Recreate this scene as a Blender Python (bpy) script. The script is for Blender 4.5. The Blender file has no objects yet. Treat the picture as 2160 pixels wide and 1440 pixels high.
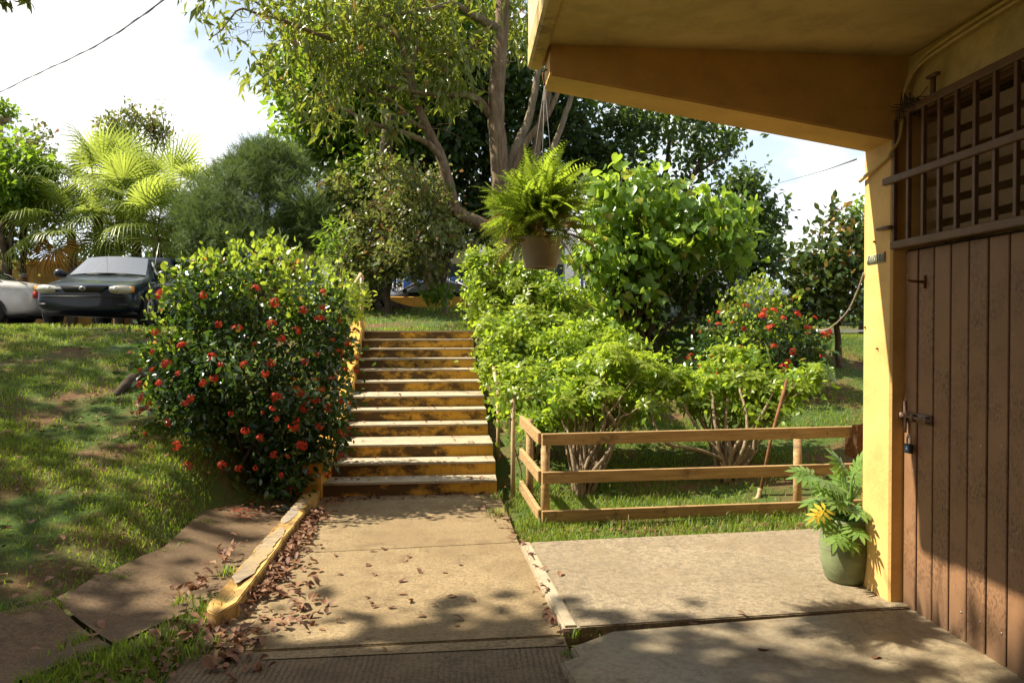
import bpy, bmesh, math, random
import numpy as np
from mathutils import Vector, Matrix

random.seed(5)
rng = np.random.default_rng(5)
SC = bpy.context.scene
COL = SC.collection
R = math.radians

# ------------------------------------------------------------------ camera
YAW, PITCH, FPX, EYE = R(3.57), R(0.8526), 1680.0, 1.6
cd = bpy.data.cameras.new('camera'); cam = bpy.data.objects.new('camera', cd); COL.objects.link(cam)
cd.sensor_width = 36; cd.lens = 28; cd.clip_start = 0.05; cd.clip_end = 600
cam.location = (0, 0, EYE); cam.rotation_euler = (R(90) - PITCH, 0, -YAW)
SC.camera = cam

# ------------------------------------------------------------------ sky, sun, exposure
SUN = Vector((1.0, -0.20, -1.28)).normalized()          # the way the light travels
elev = math.asin(-SUN.z); azim = math.atan2(-SUN.x, -SUN.y)
wd = bpy.data.worlds.new('World'); SC.world = wd; wd.use_nodes = True
nt = wd.node_tree; nt.nodes.clear()
out = nt.nodes.new('ShaderNodeOutputWorld'); bg = nt.nodes.new('ShaderNodeBackground')
sky = nt.nodes.new('ShaderNodeTexSky'); sky.sky_type = 'NISHITA'; sky.sun_disc = False
sky.sun_elevation = elev; sky.sun_rotation = azim; sky.air_density = 1.0; sky.dust_density = 1.6
tc = nt.nodes.new('ShaderNodeTexCoord'); mp = nt.nodes.new('ShaderNodeMapping')
mp.inputs['Scale'].default_value = (1.0, 1.0, 1.9); mp.inputs['Location'].default_value = (0.35, 0.2, 0.1)
n1 = nt.nodes.new('ShaderNodeTexNoise'); n1.inputs['Scale'].default_value = 3.1; n1.inputs['Detail'].default_value = 7; n1.inputs['Roughness'].default_value = 0.52
cr = nt.nodes.new('ShaderNodeValToRGB'); cr.color_ramp.elements[0].position = 0.47; cr.color_ramp.elements[1].position = 0.60
mx = nt.nodes.new('ShaderNodeMixRGB'); mx.inputs[2].default_value = (12.5, 12.4, 12.1, 1)
sx_ = nt.nodes.new('ShaderNodeSeparateXYZ'); hz = nt.nodes.new('ShaderNodeMapRange'); hz.inputs[1].default_value = 0.0; hz.inputs[2].default_value = 0.75; hz.inputs[3].default_value = 0.8; hz.inputs[4].default_value = 0.06
mh = nt.nodes.new('ShaderNodeMixRGB'); mh.inputs[2].default_value = (9.8, 11.4, 13.0, 1)          # thin high haze, thicker towards the horizon
nt.links.new(tc.outputs['Generated'], sx_.inputs[0]); nt.links.new(sx_.outputs[2], hz.inputs[0]); nt.links.new(hz.outputs[0], mh.inputs[0]); nt.links.new(sky.outputs[0], mh.inputs[1])
nt.links.new(tc.outputs['Generated'], mp.inputs[0]); nt.links.new(mp.outputs[0], n1.inputs['Vector'])
nt.links.new(n1.outputs['Fac'], cr.inputs[0]); nt.links.new(cr.outputs[0], mx.inputs[0])
nt.links.new(mh.outputs[0], mx.inputs[1]); nt.links.new(mx.outputs[0], bg.inputs[0])
bg.inputs[1].default_value = 0.05
nt.links.new(bg.outputs[0], out.inputs[0])
sd = bpy.data.lights.new('sun', 'SUN'); sd.energy = 5.0; sd.angle = R(0.6); sd.color = (1.0, 0.90, 0.72)
sun = bpy.data.objects.new('sun', sd); COL.objects.link(sun)
sun.rotation_euler = SUN.to_track_quat('-Z', 'Y').to_euler(); sun.location = (-8, 4, 14)
vs = SC.view_settings; vs.view_transform = 'Standard'; vs.look = 'None'; vs.gamma = 1; vs.exposure = 1.3; vs.use_curve_mapping = False
SC.render.engine = 'CYCLES'
SC.cycles.max_bounces = 8; SC.cycles.transparent_max_bounces = 4; SC.cycles.transmission_bounces = 4
SC.cycles.caustics_reflective = False; SC.cycles.caustics_refractive = False

# ------------------------------------------------------------------ pixel to place
_F = Vector((math.sin(YAW) * math.cos(PITCH), math.cos(YAW) * math.cos(PITCH), -math.sin(PITCH)))
_R = Vector((math.cos(YAW), -math.sin(YAW), 0)); _U = _R.cross(_F)
def ray(u, v): return _F + _R * ((u - 1080) / FPX) + _U * ((720 - v) / FPX)
def W(u, v, Y):
    r = ray(u, v); return Vector((0, 0, EYE)) + r * (Y / r.y)
def G(u, v, z=0.0):
    r = ray(u, v); return Vector((0, 0, EYE)) + r * ((z - EYE) / r.z)

# ------------------------------------------------------------------ materials
def newmat(name):
    m = bpy.data.materials.new(name); m.use_nodes = True
    t = m.node_tree; t.nodes.clear()
    o = t.nodes.new('ShaderNodeOutputMaterial')
    return m, t, o
def nd(t, kind, **kw):
    n = t.nodes.new('ShaderNode' + kind)
    for k, v in kw.items(): n.inputs[k.replace('_', ' ')].default_value = v
    return n
def noise(t, scale, detail=4, rough=0.55, vec=None, stretch=None):
    n = nd(t, 'TexNoise', Scale=scale, Detail=detail, Roughness=rough)
    c = t.nodes.new('ShaderNodeTexCoord')
    src = c.outputs['Object'] if vec is None else vec
    if stretch:
        mpn = t.nodes.new('ShaderNodeMapping'); mpn.inputs['Scale'].default_value = stretch
        t.links.new(src, mpn.inputs[0]); src = mpn.outputs[0]
    t.links.new(src, n.inputs['Vector'])
    return n.outputs['Fac']
def ramp(t, src, a, b, lo=0.0, hi=1.0):
    r = nd(t, 'MapRange'); r.clamp = True
    r.inputs[1].default_value = a; r.inputs[2].default_value = b; r.inputs[3].default_value = lo; r.inputs[4].default_value = hi
    t.links.new(src, r.inputs[0]); return r.outputs[0]
def mixc(t, fac, a, b, mode='MIX'):
    m = t.nodes.new('ShaderNodeMixRGB'); m.blend_type = mode
    for i, x in ((0, fac), (1, a), (2, b)):
        if isinstance(x, (int, float)): m.inputs[i].default_value = x
        elif isinstance(x, (tuple, list)): m.inputs[i].default_value = (*x, 1) if len(x) == 3 else x
        else: t.links.new(x, m.inputs[i])
    return m.outputs[0]
def bump(t, h, strength=0.3, dist=0.01):
    b = nd(t, 'Bump', Strength=strength, Distance=dist); t.links.new(h, b.inputs['Height']); return b.outputs[0]
def principled(t, o, col, rough=0.7, nrm=None, spec=0.4, metal=0.0):
    p = t.nodes.new('ShaderNodeBsdfPrincipled')
    for k, x in (('Base Color', col), ('Roughness', rough), ('Metallic', metal), ('Specular IOR Level', spec)):
        if isinstance(x, (int, float)): p.inputs[k].default_value = x
        elif isinstance(x, (tuple, list)): p.inputs[k].default_value = (*x, 1)
        else: t.links.new(x, p.inputs[k])
    if nrm is not None: t.links.new(nrm, p.inputs['Normal'])
    t.links.new(p.outputs[0], o.inputs[0]); return p
def plain(name, col, rough=0.6, var=0.25, scale=9, bs=60, bstr=0.15, spec=0.4, metal=0.0):
    m, t, o = newmat(name)
    dark = tuple(c * (1 - var) for c in col); lite = tuple(min(1, c * (1 + var * 0.6)) for c in col)
    c = mixc(t, ramp(t, noise(t, scale, 6), 0.3, 0.7), dark, lite)
    principled(t, o, c, rough, bump(t, noise(t, bs, 3), bstr), spec, metal); return m
def concrete(name, base, dark, stain, speck=170, rib=False, sp=0.5, bst=0.5, wet=False):
    m, t, o = newmat(name)
    big = ramp(t, noise(t, 1.1, 6, 0.6), 0.38, 0.60)
    c = mixc(t, big, base, stain)
    med = ramp(t, noise(t, 5.5, 7, 0.65), 0.5, 0.72)
    c = mixc(t, med, c, dark)
    fine = noise(t, speck, 4, 0.8); grit = noise(t, speck * 0.26, 4, 0.8)
    c = mixc(t, ramp(t, fine, 0.35, 0.75, sp, 0.0), c, tuple(x * 0.42 for x in base))
    c = mixc(t, ramp(t, noise(t, speck * 0.7, 2, 0.6, stretch=(1, 1, 1.3)), 0.6, 0.75, 0, sp * 0.8), c, tuple(min(1, x * 1.55) for x in base))
    c = mixc(t, ramp(t, grit, 0.43, 0.53, min(1, sp * 1.35), 0.0), c, tuple(x * 0.40 for x in base))
    ck = t.nodes.new('ShaderNodeMath'); ck.operation = 'SUBTRACT'; ck.inputs[1].default_value = 0.5; t.links.new(noise(t, 0.9, 7, 0.6), ck.inputs[0]); ab = t.nodes.new('ShaderNodeMath'); ab.operation = 'ABSOLUTE'; t.links.new(ck.outputs[0], ab.inputs[0])
    c = mixc(t, ramp(t, ab.outputs[0], 0.0, 0.0045, 0.55, 0.0), c, tuple(x * 0.3 for x in dark))
    c = mixc(t, ramp(t, noise(t, 2.6, 6, 0.7), 0.55, 0.64, 0, 0.45), c, tuple(x * 0.75 for x in dark))
    spots = ramp(t, noise(t, 9, 5, 0.7), 0.60, 0.70, 0, 0.55); c = mixc(t, spots, c, tuple(x * 0.55 for x in dark))
    h = mixc(t, 0.5, fine, grit)
    if rib:
        w = t.nodes.new('ShaderNodeTexWave'); w.bands_direction = 'X'; w.inputs['Scale'].default_value = 11; w.inputs['Distortion'].default_value = 2.6
        w.inputs['Detail'].default_value = 3; w.inputs['Detail Scale'].default_value = 2.0
        tcx = t.nodes.new('ShaderNodeTexCoord'); t.links.new(tcx.outputs['Object'], w.inputs['Vector'])
        gap = ramp(t, noise(t, 3, 3), 0.35, 0.6)
        gm_ = t.nodes.new('ShaderNodeMath'); gm_.operation = 'MULTIPLY'; t.links.new(gap, gm_.inputs[0]); t.links.new(ramp(t, w.outputs['Fac'], 0.0, 0.4, 0.6, 0.0), gm_.inputs[1])
        c = mixc(t, gm_.outputs[0], c, tuple(x * 0.3 for x in dark))
        h = mixc(t, 0.7, fine, w.outputs['Fac'])
    rough = 0.85
    if wet: rough = ramp(t, noise(t, 1.7, 4), 0.4, 0.62, 0.42, 0.8)
    principled(t, o, c, rough, bump(t, h, bst, 0.006), 0.35); return m
def yellowpaint(name, col, stains=0.5, axis=None, edge=None):
    m, t, o = newmat(name)
    c = mixc(t, ramp(t, noise(t, 2.3, 5), 0.3, 0.7), tuple(x * 0.84 for x in col), tuple(min(1, x * 1.08) for x in col))
    h = noise(t, 45, 4)
    if stains > 0:
        s = noise(t, 3.2, 8, 0.72, stretch=(1, 1, 1.5))
        if axis is not None:      # mould has spread from one end
            sep = t.nodes.new('ShaderNodeSeparateXYZ'); tcx = t.nodes.new('ShaderNodeTexCoord'); t.links.new(tcx.outputs['Object'], sep.inputs[0])
            g = ramp(t, sep.outputs[0], axis[0], axis[1], 0.13, -0.07)
            ad = t.nodes.new('ShaderNodeMath'); ad.operation = 'ADD'; t.links.new(s, ad.inputs[0]); t.links.new(g, ad.inputs[1]); s = ad.outputs[0]
        f = ramp(t, s, 0.47, 0.60, 0, stains)
        c = mixc(t, f, c, (0.055, 0.030, 0.013))
        st = ramp(t, noise(t, 26, 3, 0.6, stretch=(1, 1, 0.12)), 0.55, 0.8, 0, stains * 0.55)
        c = mixc(t, st, c, (0.10, 0.055, 0.02))
        h = mixc(t, 0.35, h, s)
    principled(t, o, c, 0.65, bump(t, h, 0.35, 0.01), 0.3); return m
def leafmat(name, c1, c2, trans, tf=0.45, rough=0.38, spec=0.4, yellow=None, variegate=None):
    m, t, o = newmat(name)
    g = t.nodes.new('ShaderNodeNewGeometry'); oi = t.nodes.new('ShaderNodeObjectInfo')
    a = t.nodes.new('ShaderNodeMath'); a.operation = 'ADD'; fr = t.nodes.new('ShaderNodeMath'); fr.operation = 'FRACT'
    t.links.new(g.outputs['Random Per Island'], a.inputs[0]); t.links.new(oi.outputs['Random'], a.inputs[1]); t.links.new(a.outputs[0], fr.inputs[0])
    rnd = fr.outputs[0]
    c = mixc(t, rnd, c1, c2)
    tr = mixc(t, rnd, tuple(x * 0.7 for x in trans), tuple(min(1, x * 1.15) for x in trans))
    if yellow:
        f = ramp(t, rnd, yellow[0], yellow[0] + 0.02)
        c = mixc(t, f, c, yellow[1]); tr = mixc(t, f, tr, yellow[1])
    if variegate:
        f = ramp(t, noise(t, 14, 2), 0.44, 0.56)
        c = mixc(t, f, c, variegate); tr = mixc(t, f, tr, tuple(min(1, x * 1.1) for x in variegate))
    p = t.nodes.new('ShaderNodeBsdfPrincipled'); t.links.new(c, p.inputs['Base Color'])
    p.inputs['Roughness'].default_value = rough; p.inputs['Specular IOR Level'].default_value = spec
    tl = t.nodes.new('ShaderNodeBsdfTranslucent'); t.links.new(tr, tl.inputs[0])
    ms = t.nodes.new('ShaderNodeMixShader'); ms.inputs[0].default_value = tf
    t.links.new(p.outputs[0], ms.inputs[1]); t.links.new(tl.outputs[0], ms.inputs[2]); t.links.new(ms.outputs[0], o.inputs[0])
    return m
def bark(name, c1, c2, scale=6):
    m, t, o = newmat(name)
    n = noise(t, scale, 7, 0.65, stretch=(2.6, 2.6, 0.5))
    c = mixc(t, ramp(t, n, 0.3, 0.7), c1, c2)
    c = mixc(t, ramp(t, noise(t, scale * 0.6, 4), 0.55, 0.7, 0, 0.5), c, (0.26, 0.23, 0.17))
    principled(t, o, c, 0.85, bump(t, n, 0.9, 0.03), 0.2); return m

M = {}
M['walk'] = concrete('walkway_concrete', (0.36, 0.265, 0.14), (0.15, 0.095, 0.045), (0.23, 0.155, 0.072), sp=0.65)
M['walk_rib'] = concrete('ribbed_concrete', (0.22, 0.16, 0.088), (0.10, 0.064, 0.034), (0.16, 0.10, 0.048), rib=True)
M['slab'] = concrete('coarse_slab_concrete', (0.38, 0.305, 0.20), (0.23, 0.17, 0.10), (0.27, 0.205, 0.125), speck=130, sp=0.8)
M['edge'] = concrete('slab_edge_concrete', (0.44, 0.37, 0.26), (0.33, 0.26, 0.17), (0.38, 0.30, 0.2), sp=0.2)
M['patio'] = concrete('smooth_patio_concrete', (0.31, 0.25, 0.155), (0.16, 0.105, 0.055), (0.21, 0.17, 0.115), speck=90, sp=0.35, bst=0.2, wet=True)
M['ditch'] = concrete('ditch_concrete', (0.20, 0.13, 0.066), (0.08, 0.046, 0.022), (0.12, 0.072, 0.034), sp=0.6)
M['tread'] = concrete('tread_concrete', (0.47, 0.40, 0.29), (0.30, 0.23, 0.15), (0.40, 0.33, 0.22), sp=0.3)
M['riser'] = yellowpaint('stained_yellow_riser', (0.58, 0.32, 0.04), 0.95, axis=(-1.35, 0.5))
M['stringer'] = yellowpaint('yellow_stair_wall', (0.63, 0.35, 0.06), 0.45)
M['kerb_paint'] = yellowpaint('yellow_kerb', (0.46, 0.28, 0.085), 0.9)
M['peel'] = concrete('peeled_kerb_top', (0.30, 0.25, 0.19), (0.16, 0.12, 0.08), (0.36, 0.25, 0.11), sp=0.3)
M['wall_yellow'] = yellowpaint('yellow_building_paint', (0.70, 0.44, 0.15), 0.14)
M['ceiling'] = yellowpaint('ochre_ceiling_paint', (0.62, 0.48, 0.21), 0.22)
M['fascia'] = plain('weathered_cream_fascia', (0.60, 0.48, 0.30), 0.8, 0.35, 3)
M['lip'] = yellowpaint('mouldy_roof_lip', (0.55, 0.40, 0.16), 0.55)
M['street_wall'] = yellowpaint('yellow_wall_far', (0.62, 0.33, 0.05), 0.25)
M['left_wall'] = yellowpaint('ochre_wall_far', (0.42, 0.24, 0.05), 0.35)
def doorpaint():
    m, t, o = newmat('brown_door_paint')
    oi = t.nodes.new('ShaderNodeObjectInfo'); tco = t.nodes.new('ShaderNodeTexCoord'); ml = t.nodes.new('ShaderNodeVectorMath'); ml.operation = 'SCALE'; ml.inputs[0].default_value = (37, 53, 71); t.links.new(oi.outputs['Random'], ml.inputs['Scale'])
    av = t.nodes.new('ShaderNodeVectorMath'); t.links.new(tco.outputs['Object'], av.inputs[0]); t.links.new(ml.outputs[0], av.inputs[1]); V0 = av.outputs[0]
    c = mixc(t, ramp(t, noise(t, 2.2, 5, vec=V0), 0.3, 0.7), (0.205, 0.105, 0.052), (0.27, 0.148, 0.076))
    f = ramp(t, noise(t, 75, 3, 0.7, vec=V0, stretch=(1, 1, 0.6)), 0.44, 0.62)
    g = ramp(t, noise(t, 3.6, 5, 0.6, vec=V0), 0.42, 0.62, 0.0, 0.75)
    mm = t.nodes.new('ShaderNodeMath'); mm.operation = 'MULTIPLY'; t.links.new(f, mm.inputs[0]); t.links.new(g, mm.inputs[1])
    c = mixc(t, mm.outputs[0], c, (0.06, 0.030, 0.02))
    c = mixc(t, ramp(t, noise(t, 22, 4, 0.75, vec=V0), 0.66, 0.70, 0, 0.7), c, (0.30, 0.22, 0.16))
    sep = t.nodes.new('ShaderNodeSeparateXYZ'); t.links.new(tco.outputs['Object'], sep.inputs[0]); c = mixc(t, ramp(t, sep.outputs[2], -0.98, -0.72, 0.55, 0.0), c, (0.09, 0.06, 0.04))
    principled(t, o, c, 0.5, bump(t, noise(t, 120, 2), 0.08), 0.35); return m
M['door'] = doorpaint()
M['grille'] = plain('brown_grille_paint', (0.15, 0.085, 0.05), 0.5, 0.25)
M['louvre'] = plain('tan_louvre_paint', (0.23, 0.15, 0.08), 0.55, 0.2)
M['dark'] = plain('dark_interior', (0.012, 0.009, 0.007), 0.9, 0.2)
def woodmat():
    m, t, o = newmat('tan_weathered_wood')
    g = noise(t, 14, 6, 0.7, stretch=(0.12, 1.4, 2.6)); c = mixc(t, ramp(t, g, 0.35, 0.68), (0.25, 0.155, 0.065), (0.48, 0.32, 0.15))
    c = mixc(t, ramp(t, noise(t, 5, 6, 0.7), 0.58, 0.70, 0, 0.75), c, (0.10, 0.065, 0.035)); c = mixc(t, ramp(t, noise(t, 30, 4, 0.7), 0.62, 0.68, 0, 0.6), c, (0.07, 0.045, 0.025))
    principled(t, o, c, 0.7, bump(t, g, 0.5, 0.008), 0.3); return m
M['wood'] = woodmat()
M['pipe'] = plain('tan_painted_pipe', (0.42, 0.30, 0.16), 0.5, 0.3, 8)
M['steel'] = plain('worn_steel', (0.45, 0.42, 0.38), 0.35, 0.3, metal=0.9)
M['rust'] = plain('rusty_metal', (0.20, 0.085, 0.035), 0.85, 0.5, 20)
M['mat'] = plain('brown_fibre', (0.17, 0.085, 0.04), 0.95, 0.5, 40, 120, 0.9)
M['plate'] = plain('grey_number_plate', (0.36, 0.36, 0.25), 0.5, 0.15)
M['ink'] = plain('dark_numerals', (0.035, 0.05, 0.05), 0.6, 0.1)
M['white'] = plain('white_paint', (0.75, 0.73, 0.68), 0.5, 0.12)
M['pot_white'] = plain('dusty_white_plastic', (0.34, 0.29, 0.19), 0.5, 0.2)
M['pot_green'] = plain('weathered_green_plastic', (0.17, 0.20, 0.10), 0.6, 0.4, 7, 30, 0.3)
M['soil'] = plain('dark_soil', (0.05, 0.03, 0.018), 0.95, 0.5, 30, 90, 0.8)
M['cable'] = plain('grey_cable', (0.12, 0.12, 0.12), 0.6, 0.2)
M['cord'] = plain('grey_cord', (0.34, 0.29, 0.25), 0.6, 0.2)
M['asphalt'] = plain('asphalt', (0.075, 0.072, 0.07), 0.9, 0.3, 3, 120, 0.4)
M['bark'] = bark('rough_brown_bark', (0.085, 0.055, 0.035), (0.25, 0.18, 0.115))
M['bark_dark'] = bark('dark_bark', (0.035, 0.025, 0.018), (0.10, 0.07, 0.045))
M['bark_pale'] = bark('pale_bark', (0.11, 0.085, 0.055), (0.27, 0.22, 0.15))
M['stem'] = bark('shrub_stem', (0.15, 0.10, 0.06), (0.34, 0.27, 0.18), 14)
# leaves
M['lf_long'] = leafmat('long_olive_leaf', (0.09, 0.13, 0.022), (0.17, 0.20, 0.04), (0.36, 0.42, 0.04), 0.42, 0.35, 0.5, yellow=(0.95, (0.32, 0.16, 0.04)))
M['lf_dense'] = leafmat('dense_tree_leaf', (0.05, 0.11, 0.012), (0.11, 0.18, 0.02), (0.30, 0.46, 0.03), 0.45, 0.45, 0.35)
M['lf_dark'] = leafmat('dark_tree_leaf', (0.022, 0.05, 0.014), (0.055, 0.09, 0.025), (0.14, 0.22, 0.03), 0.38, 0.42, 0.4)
M['lf_small'] = leafmat('small_olive_leaf', (0.08, 0.11, 0.03), (0.17, 0.19, 0.07), (0.28, 0.32, 0.06), 0.4, 0.35, 0.5, yellow=(0.92, (0.22, 0.11, 0.04)))
M['lf_conifer'] = leafmat('conifer_spray', (0.075, 0.125, 0.045), (0.15, 0.21, 0.07), (0.16, 0.23, 0.055), 0.3, 0.6, 0.2)
M['lf_palm'] = leafmat('palm_frond', (0.13, 0.19, 0.035), (0.23, 0.28, 0.055), (0.44, 0.54, 0.08), 0.44, 0.4, 0.4)
M['lf_palm_dry'] = leafmat('dry_palm_frond', (0.45, 0.21, 0.03), (0.38, 0.17, 0.03), (0.55, 0.27, 0.03), 0.4, 0.6, 0.3)
M['lf_ixora'] = leafmat('glossy_dark_leaf', (0.018, 0.048, 0.012), (0.042, 0.088, 0.02), (0.11, 0.21, 0.018), 0.26, 0.24, 0.6)
M['lf_ixora_new'] = leafmat('yellow_green_new_leaf', (0.11, 0.19, 0.025), (0.21, 0.27, 0.04), (0.42, 0.54, 0.05), 0.5, 0.3, 0.5, yellow=(0.95, (0.45, 0.22, 0.04)))
M['flower'] = leafmat('red_flower', (0.46, 0.030, 0.018), (0.62, 0.085, 0.035), (0.66, 0.08, 0.04), 0.3, 0.6, 0.2)
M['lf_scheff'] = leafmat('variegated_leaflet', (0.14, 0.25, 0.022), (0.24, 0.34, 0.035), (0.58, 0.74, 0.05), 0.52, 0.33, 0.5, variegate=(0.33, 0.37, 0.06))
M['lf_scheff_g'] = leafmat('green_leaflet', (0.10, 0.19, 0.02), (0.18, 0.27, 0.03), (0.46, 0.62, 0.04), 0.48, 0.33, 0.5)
M['lf_heart'] = leafmat('heart_leaf', (0.07, 0.16, 0.022), (0.16, 0.26, 0.045), (0.42, 0.60, 0.05), 0.5, 0.34, 0.5, yellow=(0.93, (0.36, 0.36, 0.06)))
M['lf_fern'] = leafmat('fern_pinna', (0.10, 0.18, 0.022), (0.19, 0.26, 0.03), (0.42, 0.56, 0.045), 0.5, 0.5, 0.3)
M['lf_fern_dry'] = leafmat('dry_fern_pinna', (0.20, 0.12, 0.045), (0.28, 0.18, 0.06), (0.34, 0.22, 0.06), 0.4, 0.6, 0.2)
M['lf_phil'] = leafmat('lobed_leaf', (0.11, 0.22, 0.05), (0.19, 0.30, 0.08), (0.40, 0.58, 0.08), 0.42, 0.33, 0.5)
M['lf_phil_y'] = leafmat('yellow_lobed_leaf', (0.70, 0.48, 0.05), (0.62, 0.42, 0.05), (0.75, 0.52, 0.05), 0.4, 0.4, 0.4)
M['lf_glossy'] = leafmat('glossy_shrub_leaf', (0.03, 0.06, 0.018), (0.075, 0.12, 0.03), (0.16, 0.22, 0.03), 0.3, 0.26, 0.6, yellow=(0.88, (0.32, 0.20, 0.05)))
M['lf_litter'] = leafmat('dry_brown_leaf', (0.10, 0.042, 0.024), (0.26, 0.135, 0.07), (0.20, 0.085, 0.04), 0.15, 0.6, 0.3)
M['grass'] = leafmat('grass_blade', (0.085, 0.16, 0.018), (0.17, 0.23, 0.030), (0.36, 0.48, 0.04), 0.42, 0.5, 0.3, yellow=(0.9, (0.30, 0.23, 0.09)))
def groundmat():
    m, t, o = newmat('lawn_soil')
    f = ramp(t, noise(t, 1.3, 6, 0.65), 0.45, 0.62)
    g = mixc(t, ramp(t, noise(t, 30, 5, 0.7), 0.3, 0.7), (0.035, 0.065, 0.012), (0.085, 0.13, 0.03))
    s = mixc(t, ramp(t, noise(t, 18, 5, 0.7), 0.3, 0.7), (0.085, 0.042, 0.022), (0.19, 0.11, 0.06))
    c = mixc(t, f, g, s)
    principled(t, o, c, 0.95, bump(t, noise(t, 40, 5, 0.7), 0.8, 0.03), 0.15); return m
M['ground'] = groundmat()

# ------------------------------------------------------------------ object helpers
def tag(o, label=None, cat=None, group=None, kind=None):
    if label: o['label'] = label
    if cat: o['category'] = cat
    if group: o['group'] = group
    if kind: o['kind'] = kind
    return o
def thing(name, label, cat, loc=(0, 0, 0), rz=0.0, group=None):
    o = bpy.data.objects.new(name, None); COL.objects.link(o); o.empty_display_size = 0.1
    o.location = loc; o.rotation_euler = (0, 0, rz)
    return tag(o, label, cat, group)
def adopt(o, parent, local=False):
    if parent is None: return o
    o.parent = parent
    if not local:                                  # mesh given in world coordinates
        p = parent; L = Vector((0, 0, 0))
        while p is not None: L += Vector(p.location) if p.type == 'EMPTY' else Vector((0, 0, 0)); p = p.parent
        o.matrix_parent_inverse = Matrix.Translation(-L)
    return o
def link(name, me, mat=None, parent=None, local=False, smooth=False):
    if mat is not None and not me.materials: me.materials.append(mat)
    if smooth: me.polygons.foreach_set('use_smooth', [True] * len(me.polygons))
    o = bpy.data.objects.new(name, me); COL.objects.link(o)
    return adopt(o, parent, local)
def mesh_tri(name, V, F):
    V = np.asarray(V, np.float32); F = np.asarray(F, np.int32); k = F.shape[1]
    me = bpy.data.meshes.new(name)
    me.vertices.add(len(V)); me.vertices.foreach_set('co', V.ravel())
    me.loops.add(F.size); me.loops.foreach_set('vertex_index', F.ravel())
    me.polygons.add(len(F)); me.polygons.foreach_set('loop_start', np.arange(0, F.size, k, dtype=np.int32))
    me.update(calc_edges=True); me.validate(); return me
class MB:
    def __init__(s): s.V = []; s.F = []; s.n = 0
    def add(s, V, F):
        V = np.asarray(V, float); F = np.asarray(F, int)
        if F.shape[1] == 4: F = np.vstack([F[:, [0, 1, 2]], F[:, [0, 2, 3]]])
        s.V.append(V); s.F.append(F + s.n); s.n += len(V); return s
    def tube(s, pts, rad, n=7, cap=True): s.add(*tube(pts, rad, n)); return s
    def box(s, c, d, rz=0): s.add(*boxvf(c, d, rz)); return s
    def mesh(s, name): return mesh_tri(name, np.vstack(s.V), np.vstack(s.F))
    def build(s, name, mat, parent=None, local=False, smooth=False): return link(name, s.mesh(name), mat, parent, local, smooth)
def boxvf(c, d, rz=0):
    x, y, z = (q / 2 for q in d)
    V = np.array([[-x, -y, -z], [x, -y, -z], [x, y, -z], [-x, y, -z], [-x, -y, z], [x, -y, z], [x, y, z], [-x, y, z]])
    if rz: ca, sa = math.cos(rz), math.sin(rz); V = V @ np.array([[ca, sa, 0], [-sa, ca, 0], [0, 0, 1]])
    F = [[0, 3, 2, 1], [4, 5, 6, 7], [0, 1, 5, 4], [1, 2, 6, 5], [2, 3, 7, 6], [3, 0, 4, 7]]
    return V + np.array(c), F
def tube(pts, rad, n=7):
    P = np.array([list(p) for p in pts], float); m = len(P)
    rad = np.full(m, rad) if np.isscalar(rad) else np.asarray(rad, float)
    T = np.gradient(P, axis=0); T /= np.linalg.norm(T, axis=1)[:, None] + 1e-9
    ref = np.array([0.31, 0.23, 0.92]) if abs(T[0] @ np.array([0.31, 0.23, 0.92])) < 0.9 else np.array([1.0, 0, 0])
    V = []; a = np.arange(n) / n * 2 * math.pi
    A = None
    for i in range(m):
        A = np.cross(ref, T[i]) if A is None else A - T[i] * (A @ T[i])
        A = A / (np.linalg.norm(A) + 1e-9); B = np.cross(T[i], A)
        V.append(P[i] + rad[i] * (np.cos(a)[:, None] * A + np.sin(a)[:, None] * B))
    V = np.vstack(V + [P[:1], P[-1:]]); F = []
    for i in range(m - 1):
        for j in range(n):
            k = (j + 1) % n
            F += [[i * n + j, i * n + k, (i + 1) * n + k], [i * n + j, (i + 1) * n + k, (i + 1) * n + j]]
    for j in range(n):
        k = (j + 1) % n; F += [[m * n, k, j], [m * n + 1, (m - 1) * n + j, (m - 1) * n + k]]
    return V, np.array(F)
def smoothpts(pts, k=5, jit=0.0):
    P = [np.array(list(p), float) for p in pts]; o = []
    for i in range(len(P) - 1):
        p0 = P[max(i - 1, 0)]; p1 = P[i]; p2 = P[i + 1]; p3 = P[min(i + 2, len(P) - 1)]
        for j in range(k):
            t = j / k
            o.append(0.5 * (2 * p1 + (p2 - p0) * t + (2 * p0 - 5 * p1 + 4 * p2 - p3) * t * t + (3 * p1 - p0 - 3 * p2 + p3) * t ** 3))
    o.append(P[-1]); o = np.array(o)
    if jit: o[1:-1] += rng.normal(0, jit, o[1:-1].shape)
    return o
def bbox_mesh(name, d, bev=0.004):
    bm = bmesh.new(); bmesh.ops.create_cube(bm, size=1); bmesh.ops.scale(bm, vec=d, verts=bm.verts)
    if bev: bmesh.ops.bevel(bm, geom=bm.edges[:], offset=bev, segments=1, affect='EDGES')
    me = bpy.data.meshes.new(name); bm.to_mesh(me); bm.free(); return me
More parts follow.
